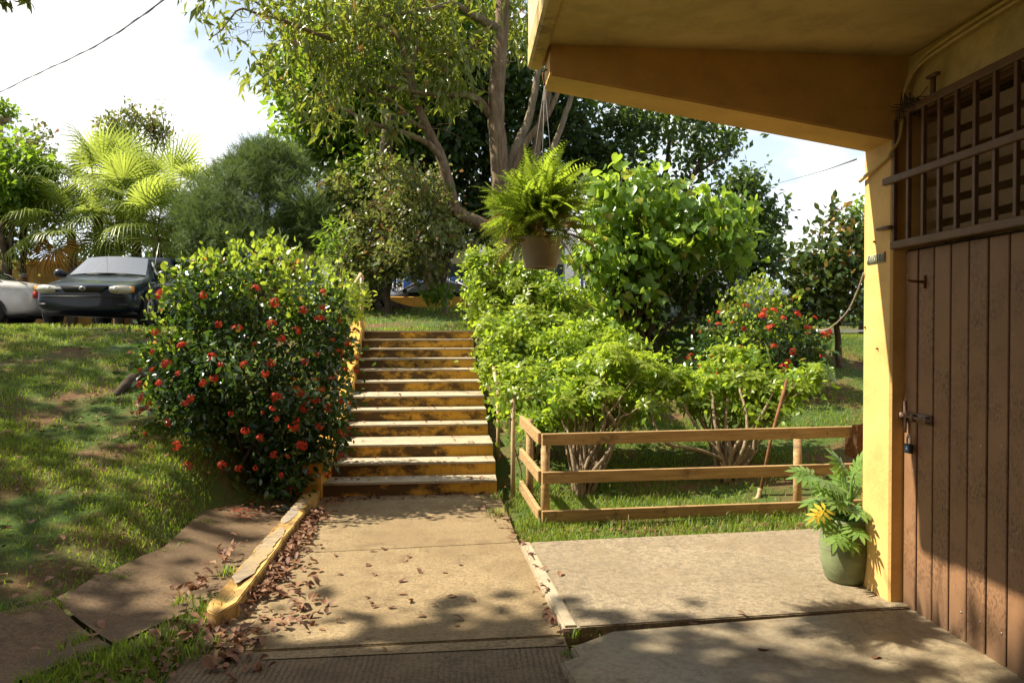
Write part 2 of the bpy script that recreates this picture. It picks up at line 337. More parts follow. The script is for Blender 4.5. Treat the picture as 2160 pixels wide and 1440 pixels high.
def bar(name, p0, p1, w, h, mat, parent=None, bev=0.004, ext=0.0):
    """a beam of width w (sideways) and height h from p0 to p1"""
    p0 = Vector(p0); p1 = Vector(p1); d = p1 - p0; L = d.length + ext
    bm = bmesh.new(); bmesh.ops.create_cube(bm, size=1); bmesh.ops.scale(bm, vec=(L, w, h), verts=bm.verts)
    if bev: bmesh.ops.bevel(bm, geom=bm.edges[:], offset=bev, segments=1, affect='EDGES')
    x = d.normalized(); up = Vector((0, 0, 1)) if abs(x.z) < 0.95 else Vector((0, 1, 0)); y = up.cross(x).normalized(); z = x.cross(y)
    mt = Matrix((x, y, z)).transposed().to_4x4(); mt.translation = (p0 + p1) / 2
    bm.transform(mt)
    me = bpy.data.meshes.new(name); bm.to_mesh(me); bm.free()
    return link(name, me, mat, parent)
def prism(name, poly, z0, z1, mat, parent=None, bev=0.006, ztop=None, sub=0, rough=0.0):
    bm = bmesh.new(); n = len(poly)
    lo = [bm.verts.new((p[0], p[1], z0)) for p in poly]
    hi = [bm.verts.new((p[0], p[1], z1 if ztop is None else ztop[i])) for i, p in enumerate(poly)]
    bm.faces.new(lo[::-1]); top = bm.faces.new(hi)
    for i in range(n): bm.faces.new((lo[i], lo[(i + 1) % n], hi[(i + 1) % n], hi[i]))
    bmesh.ops.recalc_face_normals(bm, faces=bm.faces[:])
    if bev: bmesh.ops.bevel(bm, geom=list(top.edges), offset=bev, segments=2, affect='EDGES')
    me = bpy.data.meshes.new(name); bm.to_mesh(me); bm.free()
    return link(name, me, mat, parent)
def sheet(name, quad, nx, ny, mat, parent=None, zf=None, thick=0.0, smooth=True):
    """a grid between four corners a b c d (a-b first edge, d-c opposite)"""
    a, b, c, d = (np.array(list(q), float) for q in quad); V = []; F = []
    for j in range(ny + 1):
        for i in range(nx + 1):
            s, t = i / nx, j / ny
            p = (a * (1 - s) + b * s) * (1 - t) + (d * (1 - s) + c * s) * t
            if zf is not None: p = zf(p, s, t)
            V.append(p)
    for j in range(ny):
        for i in range(nx):
            k = j * (nx + 1) + i; F.append([k, k + 1, k + nx + 2, k + nx + 1])
    return link(name, mesh_tri(name, V, np.array(F)), mat, parent, smooth=smooth)

# ------------------------------------------------------------------ terrain
def sst(a, b, x):
    t = np.clip((x - a) / (b - a), 0, 1); return t * t * (3 - 2 * t)
def terrain(x, y):
    x = np.asarray(x, float); y = np.asarray(y, float)
    lin = lambda a, b, q: np.clip((q - a) / (b - a), 0, 1)
    left = 0.05 + 1.51 * lin(4.5, 12.4, y + 0.28 * np.clip(-2.3 - x, 0, 6)) ** 1.05
    left = left * sst(3.9, 4.7, y - 0.35 * np.clip(-2.6 - x, 0, 2)) - 0.012
    mid = np.where(y < 7.75, np.where(x < -1.3, -0.01, -0.07), 1.6 * lin(7.75, 12.7, y) - 0.16)
    right = -0.02 + 1.50 * lin(7.5, 13.4, y)
    wl = sst(-1.62, -2.35, x); wr = sst(0.42, 0.75, x)
    wl_near = sst(-1.95, -2.45, x); k = sst(6.6, 7.8, y)
    wl = wl * k + wl_near * (1 - k)
    z = mid * (1 - wl - wr) + left * wl + right * wr
    top = 1.57 + 0.06 * sst(-3, -7, x) - 0.10 * sst(3.5, 6, x)
    mound = 0.55 * sst(13.2, 19.5, y) * sst(-5.5, -2.5, x) * sst(6.0, 3.0, x) * sst(24.5, 22.0, y)
    up = sst(12.55, 12.9, y)
    z = z * (1 - up) + (top + mound) * up
    z = z + 0.02 * np.sin(x * 2.1 + 1.3 * np.sin(y * 1.7)) * np.sin(y * 2.6 + 0.7) * (wl + wr * 0.6) * (1 - sst(13, 15, y)) * sst(4.8, 6, y + 0 * x)
    far = sst(40, 140, np.hypot(x, y)) * 2.0
    return z + far
def th(x, y): return float(terrain(x, y))
xs = np.concatenate([np.linspace(-260, -16, 22), np.linspace(-15, -6, 24), np.linspace(-5.85, 6, 100), np.linspace(6.4, 16, 22), np.linspace(18, 260, 22)])
ys = np.concatenate([np.linspace(-60, -4, 10), np.linspace(-3, 3, 16), np.linspace(3.1, 14, 110), np.linspace(14.3, 26, 36), np.linspace(28, 330, 30)])
XX, YY = np.meshgrid(xs, ys); ZZ = terrain(XX, YY)
V = np.stack([XX.ravel(), YY.ravel(), ZZ.ravel()], 1); nx = len(xs); F = []
for j in range(len(ys) - 1):
    k = j * nx + np.arange(nx - 1); F.append(np.stack([k, k + 1, k + nx + 1, k + nx], 1))
tag(link('ground', mesh_tri('ground', V, np.vstack(F)), M['ground'], smooth=True), kind='structure')

# ------------------------------------------------------------------ paving
walk = tag(thing('walkway', None, None), kind='structure')
j1L, j1R = G(545, 1372), G(1195, 1340); j2L, j2R = G(640, 1166), G(1100, 1143)
wl0, wr0 = -1.27, 0.47
def lerpx(a, b, x): return a.y + (b.y - a.y) * (x - a.x) / (b.x - a.x)
e1 = 0.006
xr_near = G(1215, 1440).x
prism('slab', [(-1.35, 0.5), (xr_near - 0.02, 0.5), (0.535, lerpx(j1L, j1R, 0.53) - e1), (-1.35, lerpx(j1L, j1R, -1.35) - e1)], -0.12, 0.0, M['walk_rib'], walk)
prism('slab', [(-1.35, lerpx(j1L, j1R, -1.35) + e1), (0.535, lerpx(j1L, j1R, 0.535) + e1), (0.425, lerpx(j2L, j2R, 0.425) - e1), (-1.30, lerpx(j2L, j2R, -1.3) - e1)], -0.12, 0.003, M['walk'], walk)
prism('slab', [(-1.30, lerpx(j2L, j2R, -1.3) + e1), (0.425, lerpx(j2L, j2R, 0.425) + e1), (0.36, 7.8), (-1.34, 7.8)], -0.12, 0.0, M['walk'], walk)
# a smooth band along the joint of the ribbed slab
band = [G(560, 1376), G(1190, 1344), G(1196, 1362), G(552, 1392)]
sheet('joint_band', [(p.x, p.y, 0.0045) for p in band[::-1]], 8, 1, M['walk'], walk)
SZ = 0.045
sl = [G(1188, 1322, SZ), G(1822, 1284, SZ), G(1735, 1113, SZ), G(1098, 1143, SZ)]
slab = tag(thing('side_slab', None, None), kind='structure')
far_r = sl[2] + (sl[2] - sl[3]) * 0.6; near_r = sl[1] + (sl[1] - sl[0]) * 1.2
bw = 0.085
prism('coarse_slab', [(sl[0].x + bw, sl[0].y + 0.006), (near_r.x, near_r.y), (far_r.x, far_r.y), (sl[3].x + bw * 0.9, sl[3].y)], -0.1, SZ, M['slab'], slab)
prism('edge_strip', [(sl[0].x, sl[0].y), (sl[0].x + bw - 0.002, sl[0].y + 0.006), (sl[3].x + bw * 0.9 - 0.002, sl[3].y), (sl[3].x, sl[3].y)], -0.1, SZ + 0.004, M['edge'], slab, bev=0.012)
pt = [G(1196, 1440, 0.035), G(1204, 1362, 0.035), G(1290, 1330, 0.035), G(1822, 1287.5, 0.035)]
patio = tag(prism('patio', [(pt[0].x + 0.02, 0.2), (pt[0].x + 0.03, pt[0].y), (pt[0].x + 0.0, 3.72), (pt[1].x + 0.015, pt[1].y - 0.12), (pt[1].x, pt[1].y), (pt[1].x + 0.07, pt[1].y + 0.05), (pt[2].x, pt[2].y), (pt[3].x, pt[3].y), (2.85, pt[3].y + 0.03), (2.85, 0.2)], -0.1, 0.036, M['patio'], None, bev=0.012), kind='structure')

# drainage ditch
ditch = tag(thing('drainage_ditch', None, None), kind='structure')
def ditch_piece(pairs):
    V = []; F = []; ns = 12; rows = []
    for k in range(len(pairs) - 1):
        for q in range(8):
            t = q / 8; rows.append([np.array(pairs[k][e]) * (1 - t) + np.array(pairs[k + 1][e]) * t for e in (0, 1)])
    rows.append([np.array(pairs[-1][0]), np.array(pairs[-1][1])])
    for t, (a, b) in enumerate(rows):
        for i in range(ns + 1):
            s = i / ns; p = a * (1 - s) + b * s
            V.append((p[0], p[1], 0.012 + 0.13 * max(0, s - 0.2) ** 1.25 + 0.004 * math.sin(9 * s + t)))
    for t in range(len(rows) - 1):
        for i in range(ns):
            k = t * (ns + 1) + i; F.append([k, k + 1, k + ns + 2, k + ns + 1])
    return link('concrete_bed', mesh_tri('concrete_bed', V, np.array(F)), M['ditch'], ditch, smooth=True)
jl = G(140, 1268, 0.10); jr = G(218, 1362, 0.012)
ditch_piece([((-1.42, 7.7), (-2.2, 7.7)), ((-1.44, 5.6), (-2.05, 5.6)), ((-1.47, 4.72), (-2.2, 4.95)), ((jr.x + 0.045, jr.y + 0.035), (jl.x - 0.07, jl.y + 0.03))])
ditch_piece([((jr.x + 0.03, jr.y + 0.012), (jl.x - 0.085, jl.y + 0.005)), ((-2.15, 3.5), (-2.9, 3.9)), ((-2.7, 2.6), (-3.6, 3.0))])

# kerb beside the path
kerb = thing('painted_kerb', 'long low yellow kerb with peeling top beside the path', 'kerb', (-1.37, 5.8, 0))
kz = 0.095
k0a, k0b = G(418, 1284, kz), G(497, 1272, kz); k1a, k1b = G(628, 1052, kz), G(664, 1046, kz)
kp = [(k0a.x + 0.03, k0a.y + 0.05), (k0a.x + 0.10, k0a.y - 0.02), (k0b.x, k0b.y + 0.03)]; kn = 16
kp += [(k0b.x + (k1b.x - k0b.x) * q / kn + random.uniform(-0.007, 0.007), k0b.y + (k1b.y + 0.25 - k0b.y) * q / kn) for q in range(1, kn + 1)]
kp += [(k1a.x + (k0a.x + 0.02 - k1a.x) * q / kn + random.uniform(-0.007, 0.007), k1a.y + 0.25 + (k0a.y + 0.12 - k1a.y - 0.25) * q / kn) for q in range(kn + 1)]
prism('kerb_body', kp, -0.12, kz, M['kerb_paint'], kerb, bev=0.007, ztop=[kz - 0.025 if p[1] < k0a.y + 0.1 else kz for p in kp])
def peel(t0, t1, name='peeled_patch', a0=0.2, a1=0.8, zz=0.0025):
    A = Vector(((k0a.x + k0b.x) / 2, (k0a.y + k0b.y) / 2, 0)); n = 26; V = []
    for i in range(n):
        s = i / (n - 1); t = t0 + (t1 - t0) * s
        L = k0a.lerp(k1a, t); Rr = k0b.lerp(k1b, t)
        q = min(1, 6 * min(s, 1 - s) + 0.15)
        m0 = (a0 + a1) / 2; w0 = (a1 - a0) / 2 * q
        V.append((L.lerp(Rr, max(0.06, m0 - w0 * random.uniform(0.7, 1.15))), L.lerp(Rr, min(0.93, m0 + w0 * random.uniform(0.7, 1.15)))))
    vv = [(p.x, p.y, kz + zz) for ab in V for p in ab]; ff = [[2 * i, 2 * i + 1, 2 * i + 3, 2 * i + 2] for i in range(n - 1)]
    link(name, mesh_tri(name, vv, np.array(ff)), M['peel'], kerb)
peel(0.14, 0.62, a0=0.15, a1=0.9); peel(0.66, 0.99, a0=0.1, a1=0.75)

# ------------------------------------------------------------------ stairs
stairs = thing('outdoor_stairs', 'yellow and brown stained concrete stairs rising from the path', 'stairs', (-0.5, 7.7, 0))
NR = 12; RH = 1.585 / NR
tops_l = [1019, 976, 937, 893, 863, 835, 801, 777, 753, 733, 713.6, 699]
tops_r = [1010, 968, 931, 888, 859, 829, 797, 774, 751, 731, 711.5, 697]
depth = [7.70, 8.02, 8.38, 9.02, 9.38, 9.72, 10.44, 10.88, 11.36, 11.80, 12.20, 12.58]
ul = [683, 693, 706, 716, 724, 733, 745, 752, 757, 762, 766, 770]
ur = [1048, 1045, 1040, 1029, 1026, 1022, 1014, 1009, 1004, 1001, 999, 997]
stp = []
for i in range(NR):
    z = RH * (i + 1); a = W(ul[i], tops_l[i], depth[i]); b = W(ur[i], tops_r[i], depth[i] + 0.07)
    stp.append((a.x - 0.02, a.y, b.x, b.y + 0.0, z))
for i in range(NR):
    ax, ay, bx, by, z = stp[i]
    if i < NR - 1: cx, cy, dx, dy, _ = stp[i + 1]; e = 0.10
    else: cx, cy, dx, dy = ax + 0.02, ay + 0.25, bx - 0.01, by + 0.25; e = 0.0
    st = prism('step', [(ax, ay), (bx, by), (max(dx, bx - 0.02), dy + e), (min(cx, ax), cy + e)], z - RH - 0.08, z - 0.014, M['riser'], stairs, bev=0.0)
    # tread with a worn nosing, slightly proud of the riser
    n = 22; top = []
    fr = [(ax + (bx - ax) * k / n, ay + (by - ay) * k / n - 0.012 + random.uniform(-0.006, 0.004)) for k in range(n + 1)]
    me = prism('tread', fr + [(max(dx, bx - 0.02), dy + e * 0.2), (min(cx, ax), cy + e * 0.2)], z - 0.022, z, M['tread'], st, bev=0.003)
    me.parent = st; me.matrix_parent_inverse = Matrix.Identity(4)
# left stair wall climbing beside the steps
sw = MB(); prof = []
wallpts = [(660, 992, 7.62), (686, 955, 7.95), (712, 880, 8.9), (738, 800, 10.2), (756, 716, 12.2), (764, 693, 12.75)]
V = []; F = []
for k, (u, v, Yd) in enumerate(wallpts):
    p = W(u, v, Yd); zt = max(p.z, RH * (0.8 + (Yd - 7.7) * 2.45) + 0.12) if k else 0.32
    zb = -0.15 if k == 0 else zt - 0.6
    zt -= 0.05 * k / 2 if k else 0; xr = p.x + (0.07 if k == 0 else 0.05); xl = xr - 0.2
    V += [(xl, Yd, zb), (xr, Yd, zb), (xr, Yd, zt), (xl, Yd, zt)]
for k in range(len(wallpts) - 1):
    a = 4 * k; b = a + 4
    for q in range(4): F.append([a + q, b + q, b + (q + 1) % 4, a + (q + 1) % 4])
F += [[0, 1, 2, 3], [len(V) - 1, len(V) - 2, len(V) - 3, len(V) - 4]]
bm = bmesh.new(); vv = [bm.verts.new(p) for p in V]
for f in F: bm.faces.new([vv[q] for q in f])
bmesh.ops.recalc_face_normals(bm, faces=bm.faces[:]); bmesh.ops.bevel(bm, geom=bm.edges[:], offset=0.015, segments=2, affect='EDGES')
me = bpy.data.meshes.new('side_wall'); bm.to_mesh(me); bm.free(); link('side_wall', me, M['stringer'], stairs)

# ------------------------------------------------------------------ building on the right
WX = 2.495
bld = thing('building', 'yellow building with brown door, louvre grille and overhanging roof', 'building', (WX, 4.4, 0))
PX0 = 2.43; PYn, PYf = 4.385, 4.70
link('pillar', bbox_mesh('pillar', (0.40, PYf - PYn, 3.3), 0.012), M['wall_yellow'], None)
o = bpy.context.scene.objects['pillar']; o.data.transform(Matrix.Translation((PX0 + 0.2, (PYn + PYf) / 2, 1.55))); adopt(o, bld)
CZ = 3.14; RX = 0.38; REnd = 4.64
# beam: deep at the pillar, shallow at the tip
bn0, bn1 = W(1163, 157, 4.30), W(1872, 291, 4.375)
tipx, wx = 0.475, PX0 + 0.1
V = []
for (x, yn, yf, zb) in ((tipx, 4.31, 4.60, bn0.z), (wx, 4.372, 4.69, 2.655)):
    V += [(x, yn, zb), (x, yf, zb), (x, yf, CZ + 0.03), (x, yn, CZ + 0.03)]
bm = bmesh.new(); vv = [bm.verts.new(p) for p in V]
for f in ([0, 1, 2, 3], [4, 7, 6, 5], [0, 4, 5, 1], [1, 5, 6, 2], [2, 6, 7, 3], [3, 7, 4, 0]): bm.faces.new([vv[q] for q in f])
bmesh.ops.recalc_face_normals(bm, faces=bm.faces[:]); bmesh.ops.bevel(bm, geom=bm.edges[:], offset=0.008, segments=2, affect='EDGES')
me = bpy.data.meshes.new('beam'); bm.to_mesh(me); bm.free(); link('beam', me, M['wall_yellow'], bld)
def bpart(name, lo, hi, mat, parent=bld, bev=0.006):
    lo = Vector(lo); hi = Vector(hi); me = bbox_mesh(name, hi - lo, bev); me.transform(Matrix.Translation((lo + hi) / 2)); return link(name, me, mat, parent)
bpart('ceiling', (RX + 0.09, -4, CZ), (WX + 0.3, REnd - 0.02, CZ + 0.16), M['ceiling'])
bpart('roof_lip', (RX, -4, CZ - 0.035), (RX + 0.088, REnd, CZ + 0.10), M['lip'], bev=0.015)
bpart('fascia', (RX + 0.004, -4, CZ + 0.102), (RX + 0.12, REnd - 0.003, CZ + 1.3), M['fascia'])
bpart('roof', (RX + 0.122, -4, CZ + 0.165), (WX + 6, REnd - 0.01, CZ + 0.4), M['fascia'])
DT = 2.06; LT = 2.83
bpart('lintel', (WX + 0.02, -4, LT), (WX + 0.3, PYn + 0.02, CZ - 0.002), M['ceiling'])
bpart('wall', (WX + 0.02, -4, -0.1), (WX + 0.3, 2.2, LT - 0.002), M['wall_yellow'])
bpart('end_wall', (RX - 0.008, -4.2, -0.1), (WX + 0.015, -4.02, CZ - 0.05), M['door'])
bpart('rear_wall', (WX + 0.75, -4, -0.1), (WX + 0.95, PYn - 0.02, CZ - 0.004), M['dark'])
bpart('side_wall', (PX0 + 0.402, PYn + 0.03, -0.1), (WX + 6, PYf - 0.02, CZ - 0.002), M['wall_yellow'])
# unseen dark block added behind the viewer to hold back skylight
bpart('added_sky_blocker', (-9, -9, -0.2), (RX - 0.01, -2.2, 6.8), M['door'])
bpart('upper_wall', (RX + 0.125, -9, CZ + 0.402), (WX + 6, REnd - 0.05, 6.8), M['wall_yellow'])
# door of vertical boards
DX = WX + 0.015
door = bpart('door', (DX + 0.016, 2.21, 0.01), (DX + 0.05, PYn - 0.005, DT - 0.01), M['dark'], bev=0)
PW = 0.1475; yy = PYn - 0.008; first = True; pm = {}
k = 0
while yy > 2.3:
    w = 0.135 if k else 0.118
    key = round(w, 3)
    if key not in pm:
        pm[key] = bbox_mesh('plank', (0.016, w, DT - 0.05), 0.004)
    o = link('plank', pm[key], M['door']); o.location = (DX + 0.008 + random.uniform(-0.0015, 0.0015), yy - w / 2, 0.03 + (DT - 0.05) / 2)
    o.parent = door; o.matrix_parent_inverse = Matrix.Identity(4)
    yy -= w + 0.0125; k += 1
def dpart(name, me, mat, parent):
    o = link(name, me, mat); o.parent = parent; o.matrix_parent_inverse = Matrix.Identity(4); return o
# slide bolt
def onwall(u, v, X):
    r = ray(u, v); return Vector((0, 0, EYE)) + r * (X / r.x)
b0 = onwall(1893, 876, DX - 0.02); b1 = onwall(1960, 886, DX - 0.02)
bp = MB(); zc = (b0.z + b1.z) / 2
bp.box((DX - 0.004, (b0.y + b1.y) / 2 - 0.03, zc), (0.008, abs(b0.y - b1.y) * 0.8, 0.055))
for yq in (b0.y - 0.04, (b0.y + b1.y) / 2, b1.y + 0.03): bp.box((DX - 0.016, yq, zc), (0.03, 0.028, 0.036))
bp.tube([(DX - 0.02, b0.y + 0.02, zc), (DX - 0.02, b1.y - 0.03, zc)], 0.0085, 8)
bp.box((DX - 0.022, b0.y - 0.085, zc - 0.045), (0.006, 0.02, 0.09))
dpart('bolt', bp.mesh('bolt'), M['grille'], door)
hb = onwall(1940, 595, DX - 0.02)
hk = MB(); hk.box((DX - 0.005, hb.y - 0.02, hb.z), (0.01, 0.014, 0.07)); hk.tube([(DX - 0.005, hb.y - 0.02, hb.z), (DX - 0.07, hb.y + 0.0, hb.z + 0.005), (DX - 0.09, hb.y, hb.z + 0.012)], 0.008, 7)
dpart('hook', hk.mesh('hook'), M['rust'], door)
hn = MB(); hn.box((DX - 0.004, PYn - 0.02, zc + 0.01), (0.01, 0.03, 0.15)); dpart('hinge_plate', hn.mesh('hinge_plate'), M['grille'], door)
for (u, v) in ((1985, 925), (2015, 935), (2070, 940), (2115, 940), (1907, 705), (1916, 580), (2066, 552), (2068, 1310), (2113, 1335), (2028, 1290)):
    p = onwall(u, v, DX); dpart('rivet', MB().tube([(DX + 0.002, p.y, p.z), (DX - 0.004, p.y, p.z)], 0.005, 6).mesh('rivet'), M['steel'], door)
# louvres and grille over the door
lv = bpart('louvre_frame', (WX + 0.07, 2.21, LT - 0.035), (WX + 0.16, PYn - 0.03, LT - 0.005), M['grille'])
slat = bbox_mesh('louvre_slat', (0.010, 2.13, 0.075), 0.002); slat.transform(Matrix.Rotation(R(-24), 4, 'Y'))
for k in range(7):
    o = dpart('louvre_slat', slat, M['louvre'], lv); o.location = (WX + 0.115, 3.28, DT + 0.06 + k * 0.118)
GX = WX - 0.055
gr = bpart('window_grille', (GX - 0.017, 2.2, DT - 0.005), (GX + 0.017, PYn + 0.005, DT + 0.037), M['grille'], bev=0.004)
dpart('crossbar', (lambda me: (me.transform(Matrix.Translation((GX - 0.012, 3.33, DT + 0.385))), me)[1])(bbox_mesh('crossbar', (0.036, 2.25, 0.04), 0.004)), M['grille'], gr)
dpart('top_bar', (lambda me: (me.transform(Matrix.Translation((GX, 3.28, LT - 0.03))), me)[1])(bbox_mesh('top_bar', (0.034, 2.13, 0.04), 0.004)), M['grille'], gr)
vb = bbox_mesh('bar', (0.022, 0.022, LT - DT - 0.085), 0.002)
yy = PYn - 0.012
while yy > 2.3:
    o = dpart('bar', vb, M['grille'], gr); o.location = (GX + 0.002, yy, DT + 0.037 + (LT - DT - 0.085) / 2); yy -= 0.142
br = MB(); q0 = onwall(1856, 484, PX0 - 0.005); br.tube([(PX0 - 0.02, q0.y, q0.z), (PX0 - 0.025, PYn - 0.01, q0.z - 0.005), (GX - 0.015, PYn - 0.02, q0.z - 0.004)], 0.012, 6)
dpart('bracket', br.mesh('bracket'), M['grille'], gr)
# conduit in the corner under the ceiling, and the strap round the pillar head
cpts = [(WX - 0.01, 1.5, CZ - 0.03), (WX - 0.01, 3.2, CZ - 0.035), (WX - 0.01, 3.95, CZ - 0.05), (WX - 0.015, 4.22, CZ - 0.09), (WX - 0.02, 4.33, CZ - 0.2), (WX - 0.03, 4.36, CZ - 0.45), (PX0 - 0.018, PYn - 0.018, 2.60), (PX0 - 0.02, PYn + 0.05, 2.57), (PX0 - 0.02, PYf + 0.01, 2.50)]
MB().tube(smoothpts(cpts, 6), 0.011, 8).tube(smoothpts([(p[0] - 0.012, p[1], p[2] - 0.035) for p in cpts[:5]], 6), 0.009, 6).build('conduit', M['ceiling'], bld, smooth=True)
for (u, v) in ((1846, 510), (1826, 690), (1852, 735)):
    p = onwall(u, v, PX0); MB().tube([(PX0 + 0.005, p.y, p.z), (PX0 - 0.012, p.y, p.z)], 0.006, 6).build('nail', M['rust'], bld)

# padlock
pz = onwall(1917, 935, DX - 0.03); lock = thing('padlock', 'small blue and black padlock hanging from the brown door bolt', 'padlock', (DX - 0.03, pz.y, pz.z - 0.05))
MB().box((DX - 0.03, pz.y, pz.z - 0.028), (0.022, 0.05, 0.05)).build('lock_body', M['ink'], lock)
bl = plain('blue_label', (0.10, 0.16, 0.30), 0.4); MB().box((DX - 0.0425, pz.y, pz.z - 0.03), (0.003, 0.046, 0.036)).build('label_plate', bl, lock)
MB().box((DX - 0.0445, pz.y - 0.004, pz.z - 0.027), (0.002, 0.016, 0.014)).build('label_dot', M['white'], lock)
MB().tube(smoothpts([(DX - 0.03, pz.y - 0.016, pz.z - 0.005), (DX - 0.03, pz.y - 0.016, pz.z + 0.03), (DX - 0.03, pz.y, pz.z + 0.048), (DX - 0.03, pz.y + 0.016, pz.z + 0.03), (DX - 0.03, pz.y + 0.016, pz.z - 0.005)], 5), 0.005, 7).build('shackle', M['steel'], lock, smooth=True)

# number plate on the pillar
np0 = onwall(1826, 552, PX0); plate = thing('number_plate', 'small grey plate numbered 010101 on the yellow pillar', 'number plate', (PX0, 4.54, np0.z))
zc = np0.z + 0.005; ya, yb = PYf - 0.055, PYn + 0.055
MB().box((PX0 - 0.002, (ya + yb) / 2, zc), (0.004, ya - yb, 0.052)).build('backing_plate', M['plate'], plate)
fc = bpy.data.curves.new('num', 'FONT'); fc.body = '010101'; fc.size = 0.062; fc.align_x = 'CENTER'; fc.align_y = 'CENTER'; fc.extrude = 0.0006
fo = bpy.data.objects.new('num', fc); COL.objects.link(fo); bpy.context.view_layer.update()
me = bpy.data.meshes.new_from_object(fo.evaluated_get(bpy.context.evaluated_depsgraph_get())); bpy.data.objects.remove(fo)
me.transform(Matrix.Translation((PX0 - 0.005, (ya + yb) / 2, zc)) @ Matrix(((0, 0, -1, 0), (-1, 0, 0, 0), (0, 1, 0, 0), (0, 0, 0, 1))))
me.materials.clear(); link('numerals', me, M['ink'], plate)
MB().box((PX0 - 0.004, ya - 0.006, zc - 0.012), (0.006, 0.007, 0.02)).build('clip', M['rust'], plate)
MB().box((PX0 - 0.004, yb + 0.006, zc + 0.012), (0.006, 0.007, 0.045)).build('clip', M['rust'], plate)

# twig nest on the grille
nest = thing('bird_nest', 'loose dark twig nest on top of the window grille', 'nest', (WX - 0.03, 4.22, LT - 0.04)); mb = MB()
for k in range(60):
    c = np.array([WX - 0.05, 4.22, LT - 0.015]) + rng.normal(0, 1, 3) * [0.02, 0.05, 0.02]; d = rng.normal(0, 1, 3); d /= np.linalg.norm(d); d *= 0.06
    mb.tube([c - d, c + rng.normal(0, 0.01, 3), c + d], 0.0025, 4)
mb.build('twigs', M['bark_dark'], nest)
MB().box((WX - 0.03, 4.05, LT + 0.04), (0.02, 0.02, 0.12)).box((WX - 0.03, 4.05, LT + 0.1), (0.025, 0.09, 0.015)).build('perch', M['grille'], nest)

# cord from the pillar
cpt = [onwall(1822, 575, PX0 - 0.008), W(1806, 620, 4.75), W(1785, 660, 4.85), W(1750, 692, 5.0), W(1728, 697, 5.1)]
tag(MB().tube(smoothpts(cpt, 6), 0.0045, 6).build('cord', M['cord'], smooth=True), 'thin grey cord curving away from the yellow pillar', 'cord')

# ------------------------------------------------------------------ wooden fence
fence = thing('wooden_fence', 'low tan wooden rail fence enclosing the shrub bed', 'fence', tuple(G(1142, 1105)))
FY0 = G(1142, 1106, -0.02).y; FY1 = FY0 + 0.30
fl = lambda v: W(1142, v, FY0); fr_ = lambda v: W(1812, v, FY1 + 0.02)
rails_l = [(912, 938), (992, 1018), (1074, 1099)]; rails_r = [(896, 920), (972, 999), (1050, 1074)]
for (a, b), (c, d) in zip(rails_l, rails_r):
    p = fl((a + b) / 2); q = fr_((c + d) / 2); p.y -= 0.05; q.y -= 0.05
    bar('rail', p, q, 0.034, 0.098, M['wood'], fence, 0.004)
bk = W(1098, 885, FY0 + 1.02)
for (a, b), (c, d) in zip(rails_l, ((876, 897), (944, 966), (1012, 1034))):
    p = W(1139, (a + b) / 2, FY0 + 0.012); q = W(1099, (c + d) / 2, FY0 + 1.02)
    bar('rail', p, q, 0.034, 0.098, M['wood'], fence, 0.004)
def post(x, y, z0, z1, r, mat, parent): MB().tube([(x, y, z0), (x, y, (z0 + z1) / 2), (x, y, z1)], [r * 1.02, r, r * 0.98], 12).build('post', mat, parent, smooth=False)
c = fl(912); post(c.x + 0.035, FY0 + 0.02, -0.15, c.z - 0.015, 0.038, M['wood'], fence)
c = W(1686, 912, FY1 - 0.04); post(c.x, c.y + 0.035, -0.15, c.z - 0.03, 0.036, M['wood'], fence)
c = W(1106, 884, FY0 + 0.9); post(c.x + 0.05, c.y, -0.15, c.z, 0.034, M['wood'], fence)
for (a, b), (c2, d2) in zip(rails_l, rails_r):
    for u in (1150, 1687):
        t = (u - 1142) / 670; v = (a + b) / 2 * (1 - t) + (c2 + d2) / 2 * t
        p = W(u, v - 4, FY0 + t * 0.32 - 0.068); MB().tube([p + Vector((0, 0.006, 0)), p - Vector((0, 0.004, 0))], 0.007, 6).build('nail', M['rust'], fence)
m0 = W(1802, 935, FY1 - 0.10); mo = thing('hanging_mat', 'coarse brown fibre mat hung over the fence end beside the pillar', 'mat', tuple(m0))
sheet('front_flap', [W(1797, 896, FY1 - 0.10), W(1826, 893, FY1 - 0.10), W(1828, 974, FY1 - 0.10), W(1806, 974, FY1 - 0.10)], 6, 8, M['mat'], mo, lambda p, s, t: p + np.array([0, 0.01 * math.sin(9 * s + 4 * t), 0]))
sheet('back_flap', [W(1785, 900, FY1 + 0.05), W(1815, 895, FY1 + 0.05), W(1806, 968, FY1 + 0.07), W(1780, 958, FY1 + 0.07)], 6, 8, M['mat'], mo, lambda p, s, t: p + np.array([0, 0.01 * math.sin(7 * s + 5 * t), 0]))

# ------------------------------------------------------------------ handrails
hr = thing('stair_handrail', 'tan pipe handrail on the right side of the stairs', 'handrail', tuple(G(1080, 1045)))
h0 = G(1082, 1046, -0.02); ht = W(1080, 838, h0.y)
posts = [(h0.x, h0.y, ht.z)]
pA = W(1051, 836, 8.75); posts.append((pA.x, 8.75, pA.z)); pB = W(1036, 745, 10.5); posts.append((pB.x, 10.5, pB.z)); pC = W(1034, 690, 12.0); posts.append((pC.x, 12.0, pC.z))
for (x, y, z) in posts: post(x, y, th(x, y) - 0.15, z, 0.021, M['pipe'], hr)
MB().tube([(x, y, z + 0.015) for x, y, z in posts[1:]], 0.024, 10).build('rail', M['pipe'], hr, smooth=True)
hl = thing('stair_handrail', 'tan wooden post and sloping rail at top left of the stairs', 'handrail', tuple(W(764, 700, 12.5)))
a = W(763, 580, 12.4); MB().tube([(a.x, 12.4, 1.3), (a.x, 12.4, a.z)], 0.03, 9).build('post', M['pipe'], hl)
